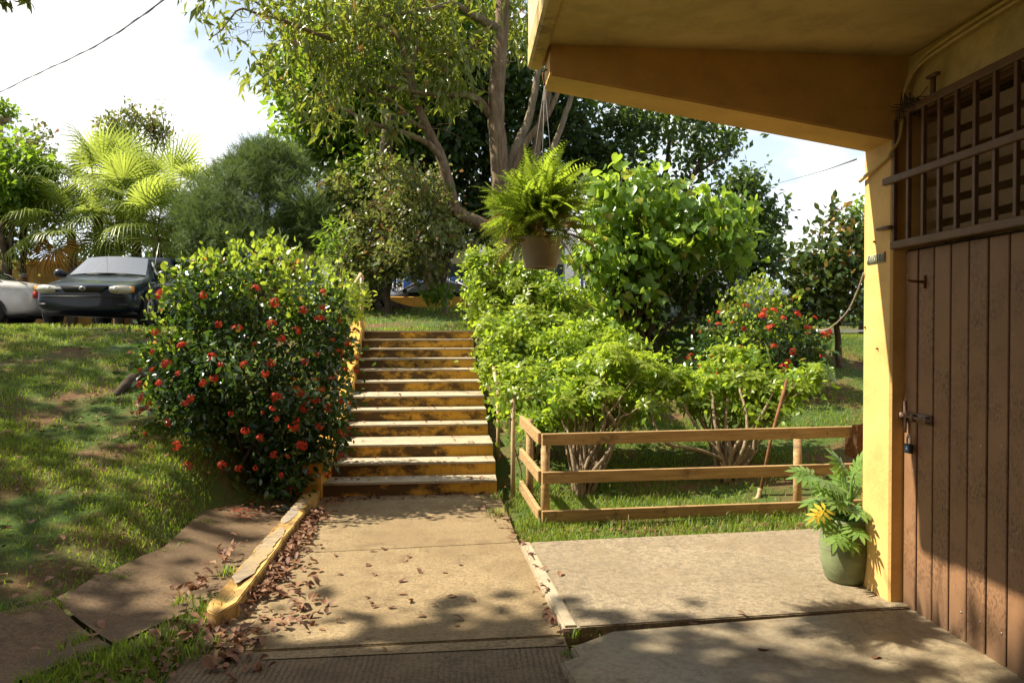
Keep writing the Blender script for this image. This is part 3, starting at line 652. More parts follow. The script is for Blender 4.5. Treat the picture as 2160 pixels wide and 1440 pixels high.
MB().tube([W(761, 578, 12.36), W(744, 606, 12.0), W(700, 690, 10.9), W(655, 790, 9.6)], 0.028, 9).build('rail', M['pipe'], hl)
a = W(668, 815, 9.7); MB().tube([(a.x - 0.03, 9.7, 0.3), (a.x - 0.03, 9.7, a.z)], 0.028, 9).build('post', M['pipe'], hl)

# ------------------------------------------------------------------ foliage tools
CAMP = np.array([0, 0, EYE])
def unit(a): return a / (np.linalg.norm(a, axis=-1, keepdims=True) + 1e-9)
LEAF2 = (np.array([[0, 0, 0], [0.30, 0.45, 0.07], [0, 1, -0.05], [-0.30, 0.45, 0.07]]), np.array([[0, 1, 2], [0, 2, 3]]))
LONG2 = (np.array([[0, 0, 0], [0.14, 0.4, 0.04], [0, 1, -0.10], [-0.14, 0.4, 0.04]]), np.array([[0, 1, 2], [0, 2, 3]]))
def oval(w=0.26, fold=0.06, droop=0.12, n=4, tipw=0.0, pw=1.0):
    V = []; F = []
    for i in range(n + 1):
        t = i / n; hw = w * math.sin(math.pi * min(1, (t * 0.94 + 0.03)) ** pw) if 0 < i < n else 0.012 + tipw * (i == n)
        z = -droop * t * t
        V += [[-hw, t, z + fold * hw / w], [0, t, z], [hw, t, z + fold * hw / w]]
    for i in range(n):
        a = 3 * i; F += [[a, a + 1, a + 4, a + 3], [a + 1, a + 2, a + 5, a + 4]]
    F = np.array(F); return np.array(V), np.vstack([F[:, [0, 1, 2]], F[:, [0, 2, 3]]])
OVAL = oval(); OVAL3 = oval(n=3)
def heart(droop=0.18):
    pts = [(0, 0.10), (0.18, -0.02), (0.36, 0.06), (0.45, 0.28), (0.38, 0.55), (0.20, 0.80), (0, 1.0)]
    V = [[0, 0.10, 0], [0, 0.4, -0.02], [0, 0.7, -0.06], [0, 1.0, -droop]]
    for s in (1, -1): V += [[s * x, y, 0.08 - droop * y * y * 0.7 + 0.1 * abs(x)] for x, y in pts[1:6]]
    F = []
    for b, s in ((4, 1), (9, -1)):
        tri = [[0, b, b + 1], [0, b + 1, b + 2], [0, b + 2, 1], [1, b + 2, b + 3], [1, b + 3, 2], [2, b + 3, b + 4], [2, b + 4, 3]]
        F += tri if s == 1 else [t[::-1] for t in tri]
    return np.array(V), np.array(F)
HEART = heart()
def frames(D, N):
    D = unit(D); X = unit(np.cross(D, N)); Z = np.cross(X, D)
    return np.stack([X, D, Z], axis=-1)              # columns
def inst(tpl, Mx, P, S):
    V = np.einsum('nij,kj->nki', Mx * S[:, None, None], tpl[0]) + P[:, None, :]
    k = len(tpl[0]); F = (tpl[1][None] + (np.arange(len(P)) * k)[:, None, None]).reshape(-1, 3)
    return V.reshape(-1, 3), F
def leafset(parent, tpl, P, D, N, S, mat, nparts=0, name='leaf', rest='foliage'):
    P = np.asarray(P); Mx = frames(D, N); n = len(P)
    order = np.argsort(np.linalg.norm(P - CAMP, axis=1) / np.maximum(S, 1e-3) ** 0.0)
    sel = order[:nparts]; oth = order[nparts:]
    if len(oth):
        V, F = inst(tpl, Mx[oth], P[oth], S[oth])
        o = link(rest, mesh_tri(rest, V, F), mat, parent); o['kind'] = 'stuff'
    if nparts:
        me = mesh_tri(name, tpl[0], tpl[1]); me.materials.append(mat)
        place(parent, [me], P[sel], Mx[sel], S[sel], name)
def place(parent, meshes, P, Mx, S, name):
    L = Vector(parent.location)
    for i in range(len(P)):
        o = bpy.data.objects.new(name, meshes[i % len(meshes)]); COL.objects.link(o); o.parent = parent
        m = Matrix([list(r) for r in (Mx[i] * S[i])]).to_4x4(); m.translation = Vector(P[i]) - L
        o.matrix_basis = m
def blob(u, v, Y, ru, rv, ry=None):
    c = W(u, v, Y); k = Y / FPX; return (c.x, c.y, c.z, ru * k, ry if ry else ru * k, rv * k)
def scatter(blobs, n, shell=0.5, flat=0.0):
    B = np.array(blobs); w = (B[:, 3] * B[:, 5]) ** 1.0 + (B[:, 3] * B[:, 4] * B[:, 5]) ** 0.667; w /= w.sum()
    k = rng.choice(len(B), n, p=w); d = unit(rng.normal(size=(n, 3)))
    r = (shell ** 3 + (1 - shell ** 3) * rng.random(n)) ** (1 / 3)
    return B[k, :3] + d * B[k, 3:6] * r[:, None], d
def clusters(C, Dn, k, rad):
    n = len(C); P = np.repeat(C, k, 0) + rng.normal(0, 1, (n * k, 3)) * rad; return P, np.repeat(Dn, k, 0)
def lumpy(blobs, k=5):
    o = []
    for b in blobs:
        b = np.array(b); o.append(tuple(np.concatenate([b[:3], b[3:6] * 0.78])))
        for q in range(k):
            d = unit(rng.normal(size=3)); f = rng.uniform(0.28, 0.5); o.append(tuple(np.concatenate([b[:3] + d * b[3:6] * rng.uniform(0.6, 0.95), b[3:6] * f])))
    return o
def crown(parent, blobs, ncl, k, rad, size, tpl, mat, droop=0.3, shell=0.5, nparts=0, out=0.8, name='leaf', jit=0.25, rest='crown', up=0.6, lump=False):
    if lump: blobs = lumpy(blobs)
    C, Dn = scatter(blobs, ncl, shell); P, O = clusters(C, Dn, k, rad); n = len(P)
    D = O * out + rng.normal(0, 0.6, (n, 3)) + np.array([0, 0, -droop])
    N = rng.normal(0, 0.55, (n, 3)) + np.array([0, 0, up]) + O * 0.35
    S = size * (1 + rng.normal(0, jit, n)).clip(0.5, 1.7)
    leafset(parent, tpl, P, D, N, S, mat, nparts, name, rest); return C
def limb(mb, a, b, r0, r1, wob=0.12, n=5, k=6):
    a = np.array(list(a), float); b = np.array(list(b), float); L = np.linalg.norm(b - a); pts = [a]
    for i in range(1, n): pts.append(a + (b - a) * i / n + rng.normal(0, 1, 3) * wob * L / n + np.array([0, 0, 0.06 * L * math.sin(math.pi * i / n)]))
    pts.append(b); P = smoothpts(pts, 3); mb.tube(P, np.linspace(r0, r1, len(P)), k); return P
def pxline(pts): return [W(*p) for p in pts]

# ------------------------------------------------------------------ tall tree with the brown trunk above the hedge
KT = 1.25
def tl(pts): return [W(u, v, Y * KT) for u, v, Y in pts]
def tb(u, v, Y, ru, rv, ry): return blob(u, v, Y * KT, ru, rv, ry * KT)
T = thing('broadleaf_tree', 'tall tree with rough brown trunk and long leaves above the hedge', 'tree', tuple(W(1065, 655, 14 * KT)))
tr = MB()
tp = smoothpts(tl([(1062, 700, 14), (1060, 560, 14), (1058, 420, 14), (1054, 330, 14), (1046, 250, 14), (1050, 150, 14), (1058, 60, 14), (1064, -60, 14), (1075, -200, 14)]), 5, 0.008)
tr.tube(tp, np.linspace(0.235, 0.13, len(tp)), 14)
tr.build('trunk', M['bark'], T, smooth=True)
def branch(pts, r0, r1, mat='bark', name='branch', parent=None):
    P = smoothpts(tl(pts), 5, 0.006); mbb = MB(); mbb.tube(P, np.linspace(r0, r1, len(P)) * KT, 9); return mbb.build(name, M[mat], parent or T, smooth=True)
branch([(1050, 490, 14), (1010, 470, 13.9), (964, 446, 13.8), (950, 400, 13.7), (932, 335, 13.6), (902, 272, 13.5), (872, 200, 13.3), (854, 130, 13.2), (838, 80, 13.1), (790, 50, 13)], 0.135, 0.03)
branch([(934, 340, 13.6), (905, 305, 13.4), (850, 280, 13.2), (790, 262, 13), (738, 238, 12.8), (690, 216, 12.6), (650, 205, 12.5)], 0.06, 0.012)
branch([(902, 272, 13.5), (878, 262, 13.4), (830, 215, 13.3), (770, 185, 13.2), (700, 120, 13.1)], 0.045, 0.012)
branch([(880, 215, 13.4), (868, 150, 13.5), (885, 90, 13.6), (900, 30, 13.7), (905, -30, 13.8)], 0.05, 0.025, 'bark_pale')
branch([(868, 190, 13.4), (850, 150, 13.4), (862, 80, 13.5), (870, 0, 13.5)], 0.04, 0.02)
branch([(1036, 245, 14), (1012, 215, 13.9), (985, 202, 13.7), (945, 200, 13.5), (880, 195, 13.2), (815, 180, 13)], 0.085, 0.02)
branch([(1050, 60, 14), (1020, 45, 13.8), (985, 25, 13.6), (955, 8, 13.4), (905, 20, 13.2), (800, 35, 13)], 0.085, 0.025, 'bark_pale')
branch([(1058, 440, 14), (1082, 330, 14.1), (1112, 260, 14.2), (1128, 190, 14.3), (1136, 140, 14.4)], 0.10, 0.05, 'bark_pale')
branch([(1075, 380, 14), (1110, 300, 13.9), (1150, 250, 13.9), (1175, 200, 13.9), (1200, 120, 14)], 0.07, 0.03)
branch([(1112, 410, 14.2), (1128, 330, 14.2), (1138, 270, 14.2), (1156, 190, 14.2), (1160, 100, 14.2)], 0.09, 0.06)
branch([(1150, 360, 14.3), (1172, 300, 14.3), (1195, 235, 14.3), (1210, 190, 14.3), (1240, 120, 14.3)], 0.06, 0.04, 'bark_pale')
branch([(640, 60, 12.6), (600, 45, 12.4), (545, 30, 12.2), (505, 20, 12), (470, 60, 12), (440, 85, 11.9)], 0.03, 0.006)
branch([(700, 85, 12.8), (640, 60, 12.6), (590, 40, 12.4), (520, -10, 12.3)], 0.035, 0.015)
tw = MB()
for k in range(70):
    u, v = random.uniform(640, 1110), random.uniform(-20, 280); a = W(u, v, 13.2 * KT); limb(tw, a, np.array(a) + rng.normal(0, 1, 3) * [0.45, 0.4, 0.3], 0.012, 0.003, 0.25, 4, 4)
for k in range(14):
    u, v = random.uniform(430, 620), random.uniform(0, 70); a = W(u, v, 12.1 * KT); limb(tw, a, np.array(a) + rng.normal(0, 1, 3) * [0.3, 0.3, 0.2] + np.array([-0.1, 0, -0.1]), 0.008, 0.002, 0.25, 4, 4)
o = tw.build('twigs', M['bark'], T); o['kind'] = 'stuff'
Bl = [tb(700, 60, 13, 100, 90, 0.9), tb(640, 20, 12.8, 70, 70, 0.7), tb(780, 30, 13, 110, 80, 0.9), tb(880, 60, 13.3, 110, 90, 0.9), tb(965, 100, 13.6, 70, 100, 0.8), tb(1085, 40, 14.6, 60, 110, 0.6),
      tb(720, 150, 13, 60, 60, 0.5), tb(830, 160, 13.2, 80, 70, 0.6), tb(930, 180, 13.5, 70, 70, 0.6), tb(900, -60, 13.5, 260, 80, 1.5)]
crown(T, Bl, 560, 9, 0.18, 0.245, LONG2, M['lf_long'], droop=0.75, shell=0.25, nparts=120, out=0.35)
Bl = [tb(450, 30, 11.9, 55, 45, 0.5), tb(465, 85, 11.9, 35, 18, 0.3), tb(560, 10, 12.1, 40, 30, 0.4), tb(545, 140, 12.1, 38, 40, 0.35), tb(600, 130, 12.3, 50, 60, 0.5), tb(655, 215, 12.5, 60, 35, 0.4), tb(690, 265, 12.6, 40, 30, 0.3), tb(790, 260, 12.9, 60, 40, 0.4)]
crown(T, Bl, 105, 7, 0.125, 0.235, LONG2, M['lf_long'], droop=0.8, shell=0.2, nparts=60, out=0.3, rest='drooping_foliage')

# ------------------------------------------------------------------ trees behind
def bushy(name, label, base, blobs, ncl, k, rad, size, tpl, mat, barkm='bark_dark', trunk_r=0.25, group=None, nlimb=8, cat='tree', **kw):
    t = thing(name, label, cat, tuple(base), group=group)
    crown(t, blobs, ncl, k, rad, size, tpl, mat, lump=True, **kw)
    mb = MB(); base = np.array(list(base)); top = np.mean(np.array(blobs)[:, :3], axis=0)
    fork = base + (top - base) * 0.45; fork[:2] += rng.normal(0, 0.1, 2)
    limb(mb, base - np.array([0, 0, 0.3]), fork, trunk_r, trunk_r * 0.7, 0.06, 4, 9)
    for b in (blobs if nlimb is None else [blobs[i] for i in rng.choice(len(blobs), min(nlimb, len(blobs)), replace=False)]):
        limb(mb, fork, np.array(b[:3]), trunk_r * 0.5, 0.02, 0.2, 5, 6)
    mb.build('trunk', M[barkm], t, smooth=True); return t
def gp(u, Y): p = W(u, 690, Y); return (p.x, Y, th(p.x, Y))
bushy('broadleaf_tree', 'dense bright green tree rising behind the conifer bush', gp(760, 21),
      [blob(700, 130, 21, 95, 80, 1.8), blob(640, 150, 21, 65, 60, 1.2), blob(655, 210, 20.5, 65, 60, 1.3), blob(720, 250, 20.5, 90, 80, 1.6), blob(690, 320, 20.5, 75, 60, 1.2), blob(640, 300, 20.5, 50, 40, 1), blob(800, 120, 21.5, 120, 110, 2), blob(800, 290, 21, 100, 80, 1.8), blob(880, 220, 21.5, 100, 110, 2), blob(800, 0, 21.5, 150, 110, 2), blob(950, 60, 22, 130, 140, 2), blob(660, 70, 21, 50, 35, 1), blob(760, 385, 21, 60, 40, 1)],
      2400, 11, 0.26, 0.21, LEAF2, M['lf_dense'], trunk_r=0.3, shell=0.55)
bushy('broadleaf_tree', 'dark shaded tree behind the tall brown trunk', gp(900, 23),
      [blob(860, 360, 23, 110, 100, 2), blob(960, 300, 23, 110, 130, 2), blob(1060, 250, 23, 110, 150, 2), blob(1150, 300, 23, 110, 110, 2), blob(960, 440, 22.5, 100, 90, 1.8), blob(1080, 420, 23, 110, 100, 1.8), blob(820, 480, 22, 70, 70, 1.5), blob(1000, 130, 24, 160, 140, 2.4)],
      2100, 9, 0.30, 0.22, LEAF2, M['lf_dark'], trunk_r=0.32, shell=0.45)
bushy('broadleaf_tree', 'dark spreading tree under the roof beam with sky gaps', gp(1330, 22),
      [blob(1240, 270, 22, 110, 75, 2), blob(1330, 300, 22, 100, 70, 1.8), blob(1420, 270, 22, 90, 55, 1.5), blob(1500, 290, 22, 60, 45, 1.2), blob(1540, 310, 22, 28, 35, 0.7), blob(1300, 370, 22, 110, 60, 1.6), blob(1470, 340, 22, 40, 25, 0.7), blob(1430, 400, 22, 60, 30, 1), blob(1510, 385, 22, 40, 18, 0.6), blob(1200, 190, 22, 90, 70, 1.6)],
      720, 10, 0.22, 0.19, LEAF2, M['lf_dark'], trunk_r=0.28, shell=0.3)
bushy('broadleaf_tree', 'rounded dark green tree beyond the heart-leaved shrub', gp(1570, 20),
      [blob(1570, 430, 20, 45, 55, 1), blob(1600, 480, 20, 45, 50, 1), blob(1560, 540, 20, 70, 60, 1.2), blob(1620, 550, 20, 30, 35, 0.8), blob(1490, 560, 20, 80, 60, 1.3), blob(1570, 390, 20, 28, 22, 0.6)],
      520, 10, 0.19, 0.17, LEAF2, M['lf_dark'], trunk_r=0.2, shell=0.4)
sb_ = [blob(u, v, 17.2 + random.uniform(-0.9, 0.9), r, r * 0.8, r / 60) for (u, v, r) in [(random.uniform(715, 965), random.uniform(345, 560), random.uniform(22, 46)) for _ in range(30)]]
sb_ += [blob(770, 575, 17, 30, 25, 0.5), blob(905, 575, 17, 24, 28, 0.4), blob(860, 560, 17, 40, 25, 0.5), blob(730, 560, 17, 30, 30, 0.5)]
bushy('small_leaf_tree', 'small-leaved olive tree over the top of the stairs', gp(815, 17.2), sb_, 820, 11, 0.15, 0.115, LEAF2, M['lf_small'], trunk_r=0.09, shell=0.2, nlimb=10)
rt = thing('rooted_tree', 'thick dark trunk with spreading roots at the top of the stairs', 'tree', gp(792, 18.5))
mb = MB(); g = Vector(gp(792, 18.5)); P = smoothpts([g - Vector((0, 0, 0.2)), g + Vector((0, 0, 0.25)), g + Vector((0.02, 0, 0.9)), g + Vector((0.1, 0.1, 2.2)), g + Vector((0.3, 0.3, 4.5))], 5); mb.tube(P, np.linspace(0.27, 0.14, len(P)), 12); mb.build('trunk', M['bark_dark'], rt, smooth=True)
for a in (-2.6, -2.0, -1.4, -0.8, -0.1, 0.5):
    L = random.uniform(0.8, 1.6); pts = []
    for q in range(6):
        s = q / 5; x = g.x + math.cos(a + 0.2 * s) * (0.12 + L * s); y = g.y + math.sin(a) * (0.12 + L * s); pts.append((x, y, th(x, y) + 0.22 * (1 - s) ** 2.2 - 0.02))
    MB().tube(smoothpts(pts, 3), np.linspace(0.10, 0.025, 16), 7).build('root', M['bark_dark'], rt, smooth=True)
crown(rt, [blob(800, 400, 19.5, 80, 70, 1.0), blob(730, 520, 19.5, 40, 50, 0.8)], 200, 9, 0.22, 0.19, LEAF2, M['lf_dense'], shell=0.3, lump=True)
st_ = thing('pruned_tree', 'small pruned forked tree on the grass mound above the stairs', 'tree', gp(938, 17))
g = Vector(gp(938, 17)); mb = MB()
P = smoothpts([g - Vector((0, 0, 0.1)), W(939, 640, 17), W(937, 615, 17)], 4); mb.tube(P, np.linspace(0.065, 0.06, len(P)), 9)
for pts in ([(938, 628, 17), (920, 612, 16.9), (908, 590, 16.8), (895, 545, 16.7), (885, 500, 16.7)], [(938, 626, 17), (945, 606, 17), (944, 598, 17)], [(938, 628, 17), (952, 612, 17), (957, 603, 17)], [(906, 612, 16.9), (897, 575, 16.9), (888, 540, 16.9)]):
    P = smoothpts(pxline(pts), 4); mb.tube(P, np.linspace(0.055, 0.035, len(P)), 8)
mb.build('trunk', M['bark_pale'], st_, smooth=True)
crown(st_, [blob(908, 622, 16.8, 14, 12, 0.2), blob(930, 618, 16.8, 20, 18, 0.25)], 30, 7, 0.06, 0.12, LEAF2, M['lf_dense'], shell=0.1)

# conifer bush
con = thing('conifer_bush', 'broad feathery grey green conifer between palms and tall trees', 'bush', gp(555, 19))
CB = [blob(560, 440, 19, 150, 90, 1.8), blob(460, 470, 19, 75, 70, 1.2), blob(570, 370, 19, 75, 50, 1.1), blob(640, 420, 19, 90, 70, 1.4), blob(680, 480, 19, 60, 70, 1.2), blob(520, 510, 18.5, 130, 55, 1.4), blob(500, 410, 19, 75, 55, 1.1), blob(560, 340, 19, 28, 22, 0.5), blob(440, 510, 18.7, 50, 45, 0.9), blob(720, 440, 19.2, 30, 30, 0.6)]
SPRAY = []
sv = []; sf = []
for k in range(7):
    t = k / 7; s = 1 if k % 2 else -1
    b = len(sv); sv += [[0.02 * s, t * 0.8, 0], [0.0, t * 0.8 + 0.05, 0], [s * 0.20 * (1 - t * 0.6), t * 0.8 + 0.24, 0.05]]; sf.append([b, b + 1, b + 2])
b = len(sv); sv += [[-0.02, 0, 0], [0.02, 0, 0], [0, 1, -0.06]]; sf.append([b, b + 1, b + 2])
SPRAY = (np.array(sv), np.array(sf))
LB = []
for b in CB:
    b = np.array(b)
    for q in range(9):
        d = unit(rng.normal(size=3) + np.array([0, -0.5, 0.2])); LB.append(tuple(np.concatenate([b[:3] + d * b[3:6] * rng.uniform(0.7, 1.0), np.array([0.42, 0.42, 0.26]) * rng.uniform(0.6, 1.2)])))
C, Dn = scatter(LB, 2900, 0.75); C = np.vstack([C, scatter(CB, 1500, 0.5)[0]]); Dn = np.vstack([Dn, unit(rng.normal(size=(1500, 3)))]); P, O = clusters(C, Dn, 9, 0.07); n = len(P)
D = O * 0.9 + rng.normal(0, 0.35, (n, 3)) + np.array([0, -0.1, 0.3]); N = rng.normal(0, 1, (n, 3))
leafset(con, SPRAY, P, D, N, 0.21 * (1 + rng.normal(0, 0.25, n)).clip(0.5, 1.6), M['lf_conifer'], 0, rest='crown')
V, F = [], []
mb = MB(); base = np.array(gp(555, 19)); limb(mb, base - [0, 0, 0.2], base + [0, 0, 1.8], 0.16, 0.1)
for b in CB: limb(mb, base + [0, 0, 0.8], np.array(b[:3]), 0.06, 0.02)
mb.build('trunk', M['bark_dark'], con, smooth=True)

# fan palms
def fan(seed, nb=36, Rr=1.0, spread=R(250), droop=0.35):
    r = np.random.default_rng(seed); V = []; F = []
    for i in range(nb):
        a = -spread / 2 + spread * i / (nb - 1); ln = Rr * (0.78 + 0.22 * math.cos(a * 0.55)) * r.uniform(0.93, 1.04); fold = 0.035 if i % 2 else -0.035
        dx, dy = math.sin(a), math.cos(a); px, py = dy, -dx; hw = spread / nb * 0.5; row = []
        for t, wk in ((0.02, 1.0), (0.3, 1.0), (0.5, 0.85), (0.78, 0.38), (1.0, 0.03)):
            rr = ln * t; w = min(rr, ln * 0.6) * hw * wk * 1.04; z = -droop * max(0, t - 0.45) ** 2 * 2.6 + fold * t * (1 - t) * 1.5 + 0.10 * (abs(a) / 2.2) ** 2 * t
            if t == 1.0: z -= droop * r.uniform(0.1, 0.6)
            row.append([[dx * rr + px * w, dy * rr + py * w, z], [dx * rr - px * w, dy * rr - py * w, z]])
        b = len(V)
        for q in row: V += q
        for q in range(4): F += [[b + 2 * q, b + 2 * q + 1, b + 2 * q + 3, b + 2 * q + 2]]
    return V, F
def fanmesh(seed, mat, **kw):
    V, F = fan(seed, **kw); me = mesh_tri('frond', V, np.array(F)); me.materials.append(mat); return me
fans = [fanmesh(i, M['lf_palm'], droop=0.25 + 0.1 * (i % 3)) for i in range(5)]; fan_dry = fanmesh(9, M['lf_palm_dry'], droop=0.5)
def palm(label, u, Y, vtop, fronds, Rf, dry=0):
    base = gp(u, Y); t = thing('fan_palm', label, 'palm', base, group='fan palms behind the parked cars'); top = W(u, vtop, Y); mb = MB()
    P = smoothpts([Vector(base) - Vector((0, 0, 0.2)), (Vector(base) + top) / 2 + Vector((0.05, 0, 0)), top], 5); mb.tube(P, np.linspace(0.14, 0.10, len(P)), 10); mb.build('trunk', M['bark'], t, smooth=True)
    pet = MB()
    for i in range(fronds):
        az = i * 2.399 + rng.normal(0, 0.2); el = R(82 - 118 * (i / fronds) ** 0.9); d = np.array([math.cos(az) * math.cos(el), math.sin(az) * math.cos(el), math.sin(el)])
        L = Rf * rng.uniform(0.8, 1.15) * (1.0 if el > 0 else 0.8); tp_ = np.array(list(top)); e = tp_ + d * L - np.array([0, 0, 0.15 * L])
        pet.tube(smoothpts([tp_, tp_ + d * L * 0.5, e], 3), 0.016, 5)
        dd = unit(d + np.array([0, 0, -0.30])); n = unit(np.cross(np.cross(d, [0, 0, 1.0]), d) + rng.normal(0, 0.25, 3))
        Mx = frames(dd[None], n[None]); isdry = dry and i >= fronds - dry
        place(t, [fan_dry if isdry else fans[i % 5]], e[None], Mx, np.array([Rf * rng.uniform(0.72, 0.95)]), 'frond')
    pet.build('leaf_stalks', M['lf_palm'], t)
palm('tall fan palm with raised fronds nearest the left trees', 205, 21, 410, 17, 1.15)
palm('middle fan palm rising over the dark car', 285, 20.3, 455, 18, 1.12)
palm('fan palm beside the conifer bush', 375, 21.3, 425, 16, 1.15)
palm('low fan palm with a dry orange frond behind the silver car', 150, 20, 490, 16, 1.0, dry=2)
palm('low fan palm with drooping fronds above the open boot', 330, 19.6, 500, 14, 1.0)
palm('fan palm in the gap between the two tallest palms', 250, 22, 385, 13, 1.05)

# left trees, distant tree, pole
bushy('broadleaf_tree', 'bright leafy tree at the left edge behind the silver car', gp(10, 20),
      [blob(20, 340, 20, 70, 50, 1.2), blob(-30, 400, 20, 90, 80, 1.5), blob(40, 400, 20, 60, 50, 1)], 420, 10, 0.18, 0.17, LEAF2, M['lf_ixora_new'] if False else M['lf_dense'], trunk_r=0.15, shell=0.4)
bushy('small_leaf_tree', 'thin grey olive tree hanging over the yellow wall at left', gp(60, 21),
      [blob(50, 470, 21, 75, 70, 1.3), blob(70, 400, 21.5, 45, 60, 0.9), blob(-20, 510, 21, 60, 55, 1.2), blob(80, 300, 22, 25, 35, 0.6), blob(55, 320, 22, 40, 45, 0.8)], 560, 9, 0.17, 0.12, LEAF2, M['lf_small'], trunk_r=0.1, shell=0.3)
bushy('sparse_tree', 'sparse distant tree silhouetted above the palms', gp(285, 45),
      [blob(230, 275, 45, 22, 26, 0.9), blob(262, 265, 45, 22, 18, 0.9), blob(280, 240, 45, 18, 18, 0.8), blob(282, 275, 45, 12, 12, 0.5), blob(322, 255, 45, 22, 12, 0.8), blob(320, 285, 45, 24, 20, 0.9), blob(362, 278, 45, 9, 6, 0.4), blob(340, 230, 45, 10, 4, 0.4)],
      250, 8, 0.22, 0.22, LEAF2, M['lf_small'], trunk_r=0.13, shell=0.1, nlimb=None)
pole = thing('utility_pole', 'grey concrete utility pole cut off by the left edge', 'pole', gp(2, 26))
p = gp(2, 26); MB().tube([(p[0], 26, 1), (p[0], 26, W(2, 250, 26).z)], [0.16, 0.11], 12).build('shaft', M['edge'], pole, smooth=True)
MB().box((p[0] + 0.1, 26, W(2, 252, 26).z), (0.5, 0.14, 0.2)).build('bracket', M['edge'], pole)
crown(pole, [blob(5, 232, 26, 22, 16, 0.4)], 40, 8, 0.12, 0.16, LEAF2, M['lf_dense'], shell=0.2, rest='climbing_foliage')
w0 = [W(-60, 225, 26), W(60, 165, 21), W(200, 98, 16), W(345, 0, 11), W(520, -150, 7)]
wr = MB(); Pw = smoothpts(w0, 14); wr.tube(Pw, 0.012, 5)
ph = np.arange(len(Pw)) * 1.1; wr.tube(Pw + 0.016 * np.stack([np.zeros(len(Pw)), np.cos(ph), np.sin(ph)], 1), 0.008, 5)
tag(wr.build('overhead_wire', M['cable']), 'twisted overhead wire crossing the sky at upper left', 'wire')
tag(MB().tube(smoothpts([W(1560, 408, 30), W(1625, 391, 24), W(1720, 365, 14), W(1806, 336, 4.75)], 6), 0.006, 5).build('overhead_wire', M['cable']), 'thin wire running from the pillar head into the right sky', 'wire')

# ------------------------------------------------------------------ flowering bushes
def floret_head(seed, nf=26):
    r = np.random.default_rng(seed); V = []; F = []
    for k in range(nf):
        d = r.normal(size=3); d[2] = abs(d[2]) * 0.8 + 0.15; d /= np.linalg.norm(d); c = d * np.array([1, 1, 0.7]) * r.uniform(0.75, 1.0)
        x = np.cross(d, [0.3, 0.5, 0.8]); x /= np.linalg.norm(x); y = np.cross(d, x); a0 = r.uniform(0, 6)
        for q in range(4):
            a = a0 + q * math.pi / 2; e = math.cos(a) * x + math.sin(a) * y; f = -math.sin(a) * x + math.cos(a) * y; b = len(V)
            V += [c, c + e * 0.2 + f * 0.11, c + e * 0.38 + d * 0.02, c + e * 0.2 - f * 0.11]; F.append([b, b + 1, b + 2, b + 3])
    V = np.array(V); me = MB().add(V, F).mesh('flower'); me.materials.append(M['flower']); return me
heads = [floret_head(i) for i in range(4)]
def ixora(label, base, blobs, ncl, size, nfl, fl_size, new_blobs, n_new, fbias, group=None):
    t = thing('flowering_bush', label, 'bush', base)
    crown(t, blobs, ncl, 7, size * 0.9, size, OVAL3, M['lf_ixora'], droop=0.1, shell=0.5, lump=True, nparts=280, out=0.8, rest='inner_foliage')
    crown(t, new_blobs, n_new, 5, size * 0.6, size * 0.82, oval(0.34, 0.10, 0.12, 3), M['lf_ixora_new'], droop=-0.75, shell=0.55, nparts=290, out=0.5, name='new_leaf', rest='new_foliage', up=0.1)
    C, Dn = scatter(blobs, 4000, 0.97); B = np.array(blobs)
    ins = np.zeros(len(C), bool)
    for b in B: ins |= (((C - b[:3]) / (b[3:6] * 0.96)) ** 2).sum(1) < 1
    cam_d = unit(CAMP - C); ok = (~ins) & ((Dn * cam_d).sum(1) > 0.05) & fbias(C); C = C[ok]; Dn = Dn[ok]; pick = []
    for i in range(len(C)):
        if all(np.linalg.norm(C[i] - C[j]) > fl_size * (1.5 if random.random() < 0.45 else 4.5) for j in pick): pick.append(i)
        if len(pick) >= nfl: break
    C = C[pick] + Dn[pick] * size * 0.5; Dn = Dn[pick]; up = unit(Dn + np.array([0, 0, 0.7]) + rng.normal(0, 0.2, Dn.shape)); X = unit(np.cross(up, rng.normal(size=up.shape))); Mx = np.stack([X, np.cross(up, X), up], -1)
    place(t, heads, C, Mx, fl_size * (1 + rng.normal(0, 0.28, len(C))).clip(0.5, 1.5), 'flower')
    mb = MB(); b0 = np.array(base)
    for b in blobs:
        for q in range(3): limb(mb, b0 + rng.normal(0, 0.12, 3) * [1, 1, 0], np.array(b[:3]) + rng.normal(0, 0.15, 3), 0.018, 0.006, 0.15, 4, 5)
    mb.build('stems', M['bark_dark'], t, smooth=True); return t
bY = 7.75
main = [blob(520, 800, bY, 195, 190, 0.85), blob(430, 740, bY, 130, 130, 0.65), blob(630, 760, bY, 115, 150, 0.6), blob(540, 640, bY, 170, 100, 0.75), blob(500, 930, bY - 0.1, 165, 130, 0.75), blob(610, 900, bY - 0.1, 115, 130, 0.6), blob(400, 850, bY, 85, 110, 0.5), blob(430, 620, bY, 80, 70, 0.5), blob(690, 720, bY + 0.1, 65, 110, 0.4), blob(365, 780, bY, 50, 60, 0.3), blob(685, 830, bY - 0.15, 48, 130, 0.35), blob(640, 960, bY - 0.2, 60, 60, 0.35)]
newb = [blob(540, 590, bY, 170, 75, 0.7), blob(430, 620, bY, 90, 80, 0.5), blob(640, 610, bY, 80, 75, 0.5), blob(575, 545, bY, 55, 45, 0.4), blob(350, 690, bY, 45, 70, 0.3), blob(480, 560, bY, 50, 40, 0.3), blob(330, 800, bY, 25, 70, 0.2)]
ixora('large rounded red-flowered bush left of the stairs', (W(520, 1000, bY).x, bY, 0.15), main, 1750, 0.070, 150, 0.036, newb, 340, lambda C: (C[:, 2] < 1.95) & (rng.random(len(C)) < np.where(C[:, 0] > -1.75, 0.9, 0.35) * np.where(C[:, 2] > 1.35, 0.4, 1)))
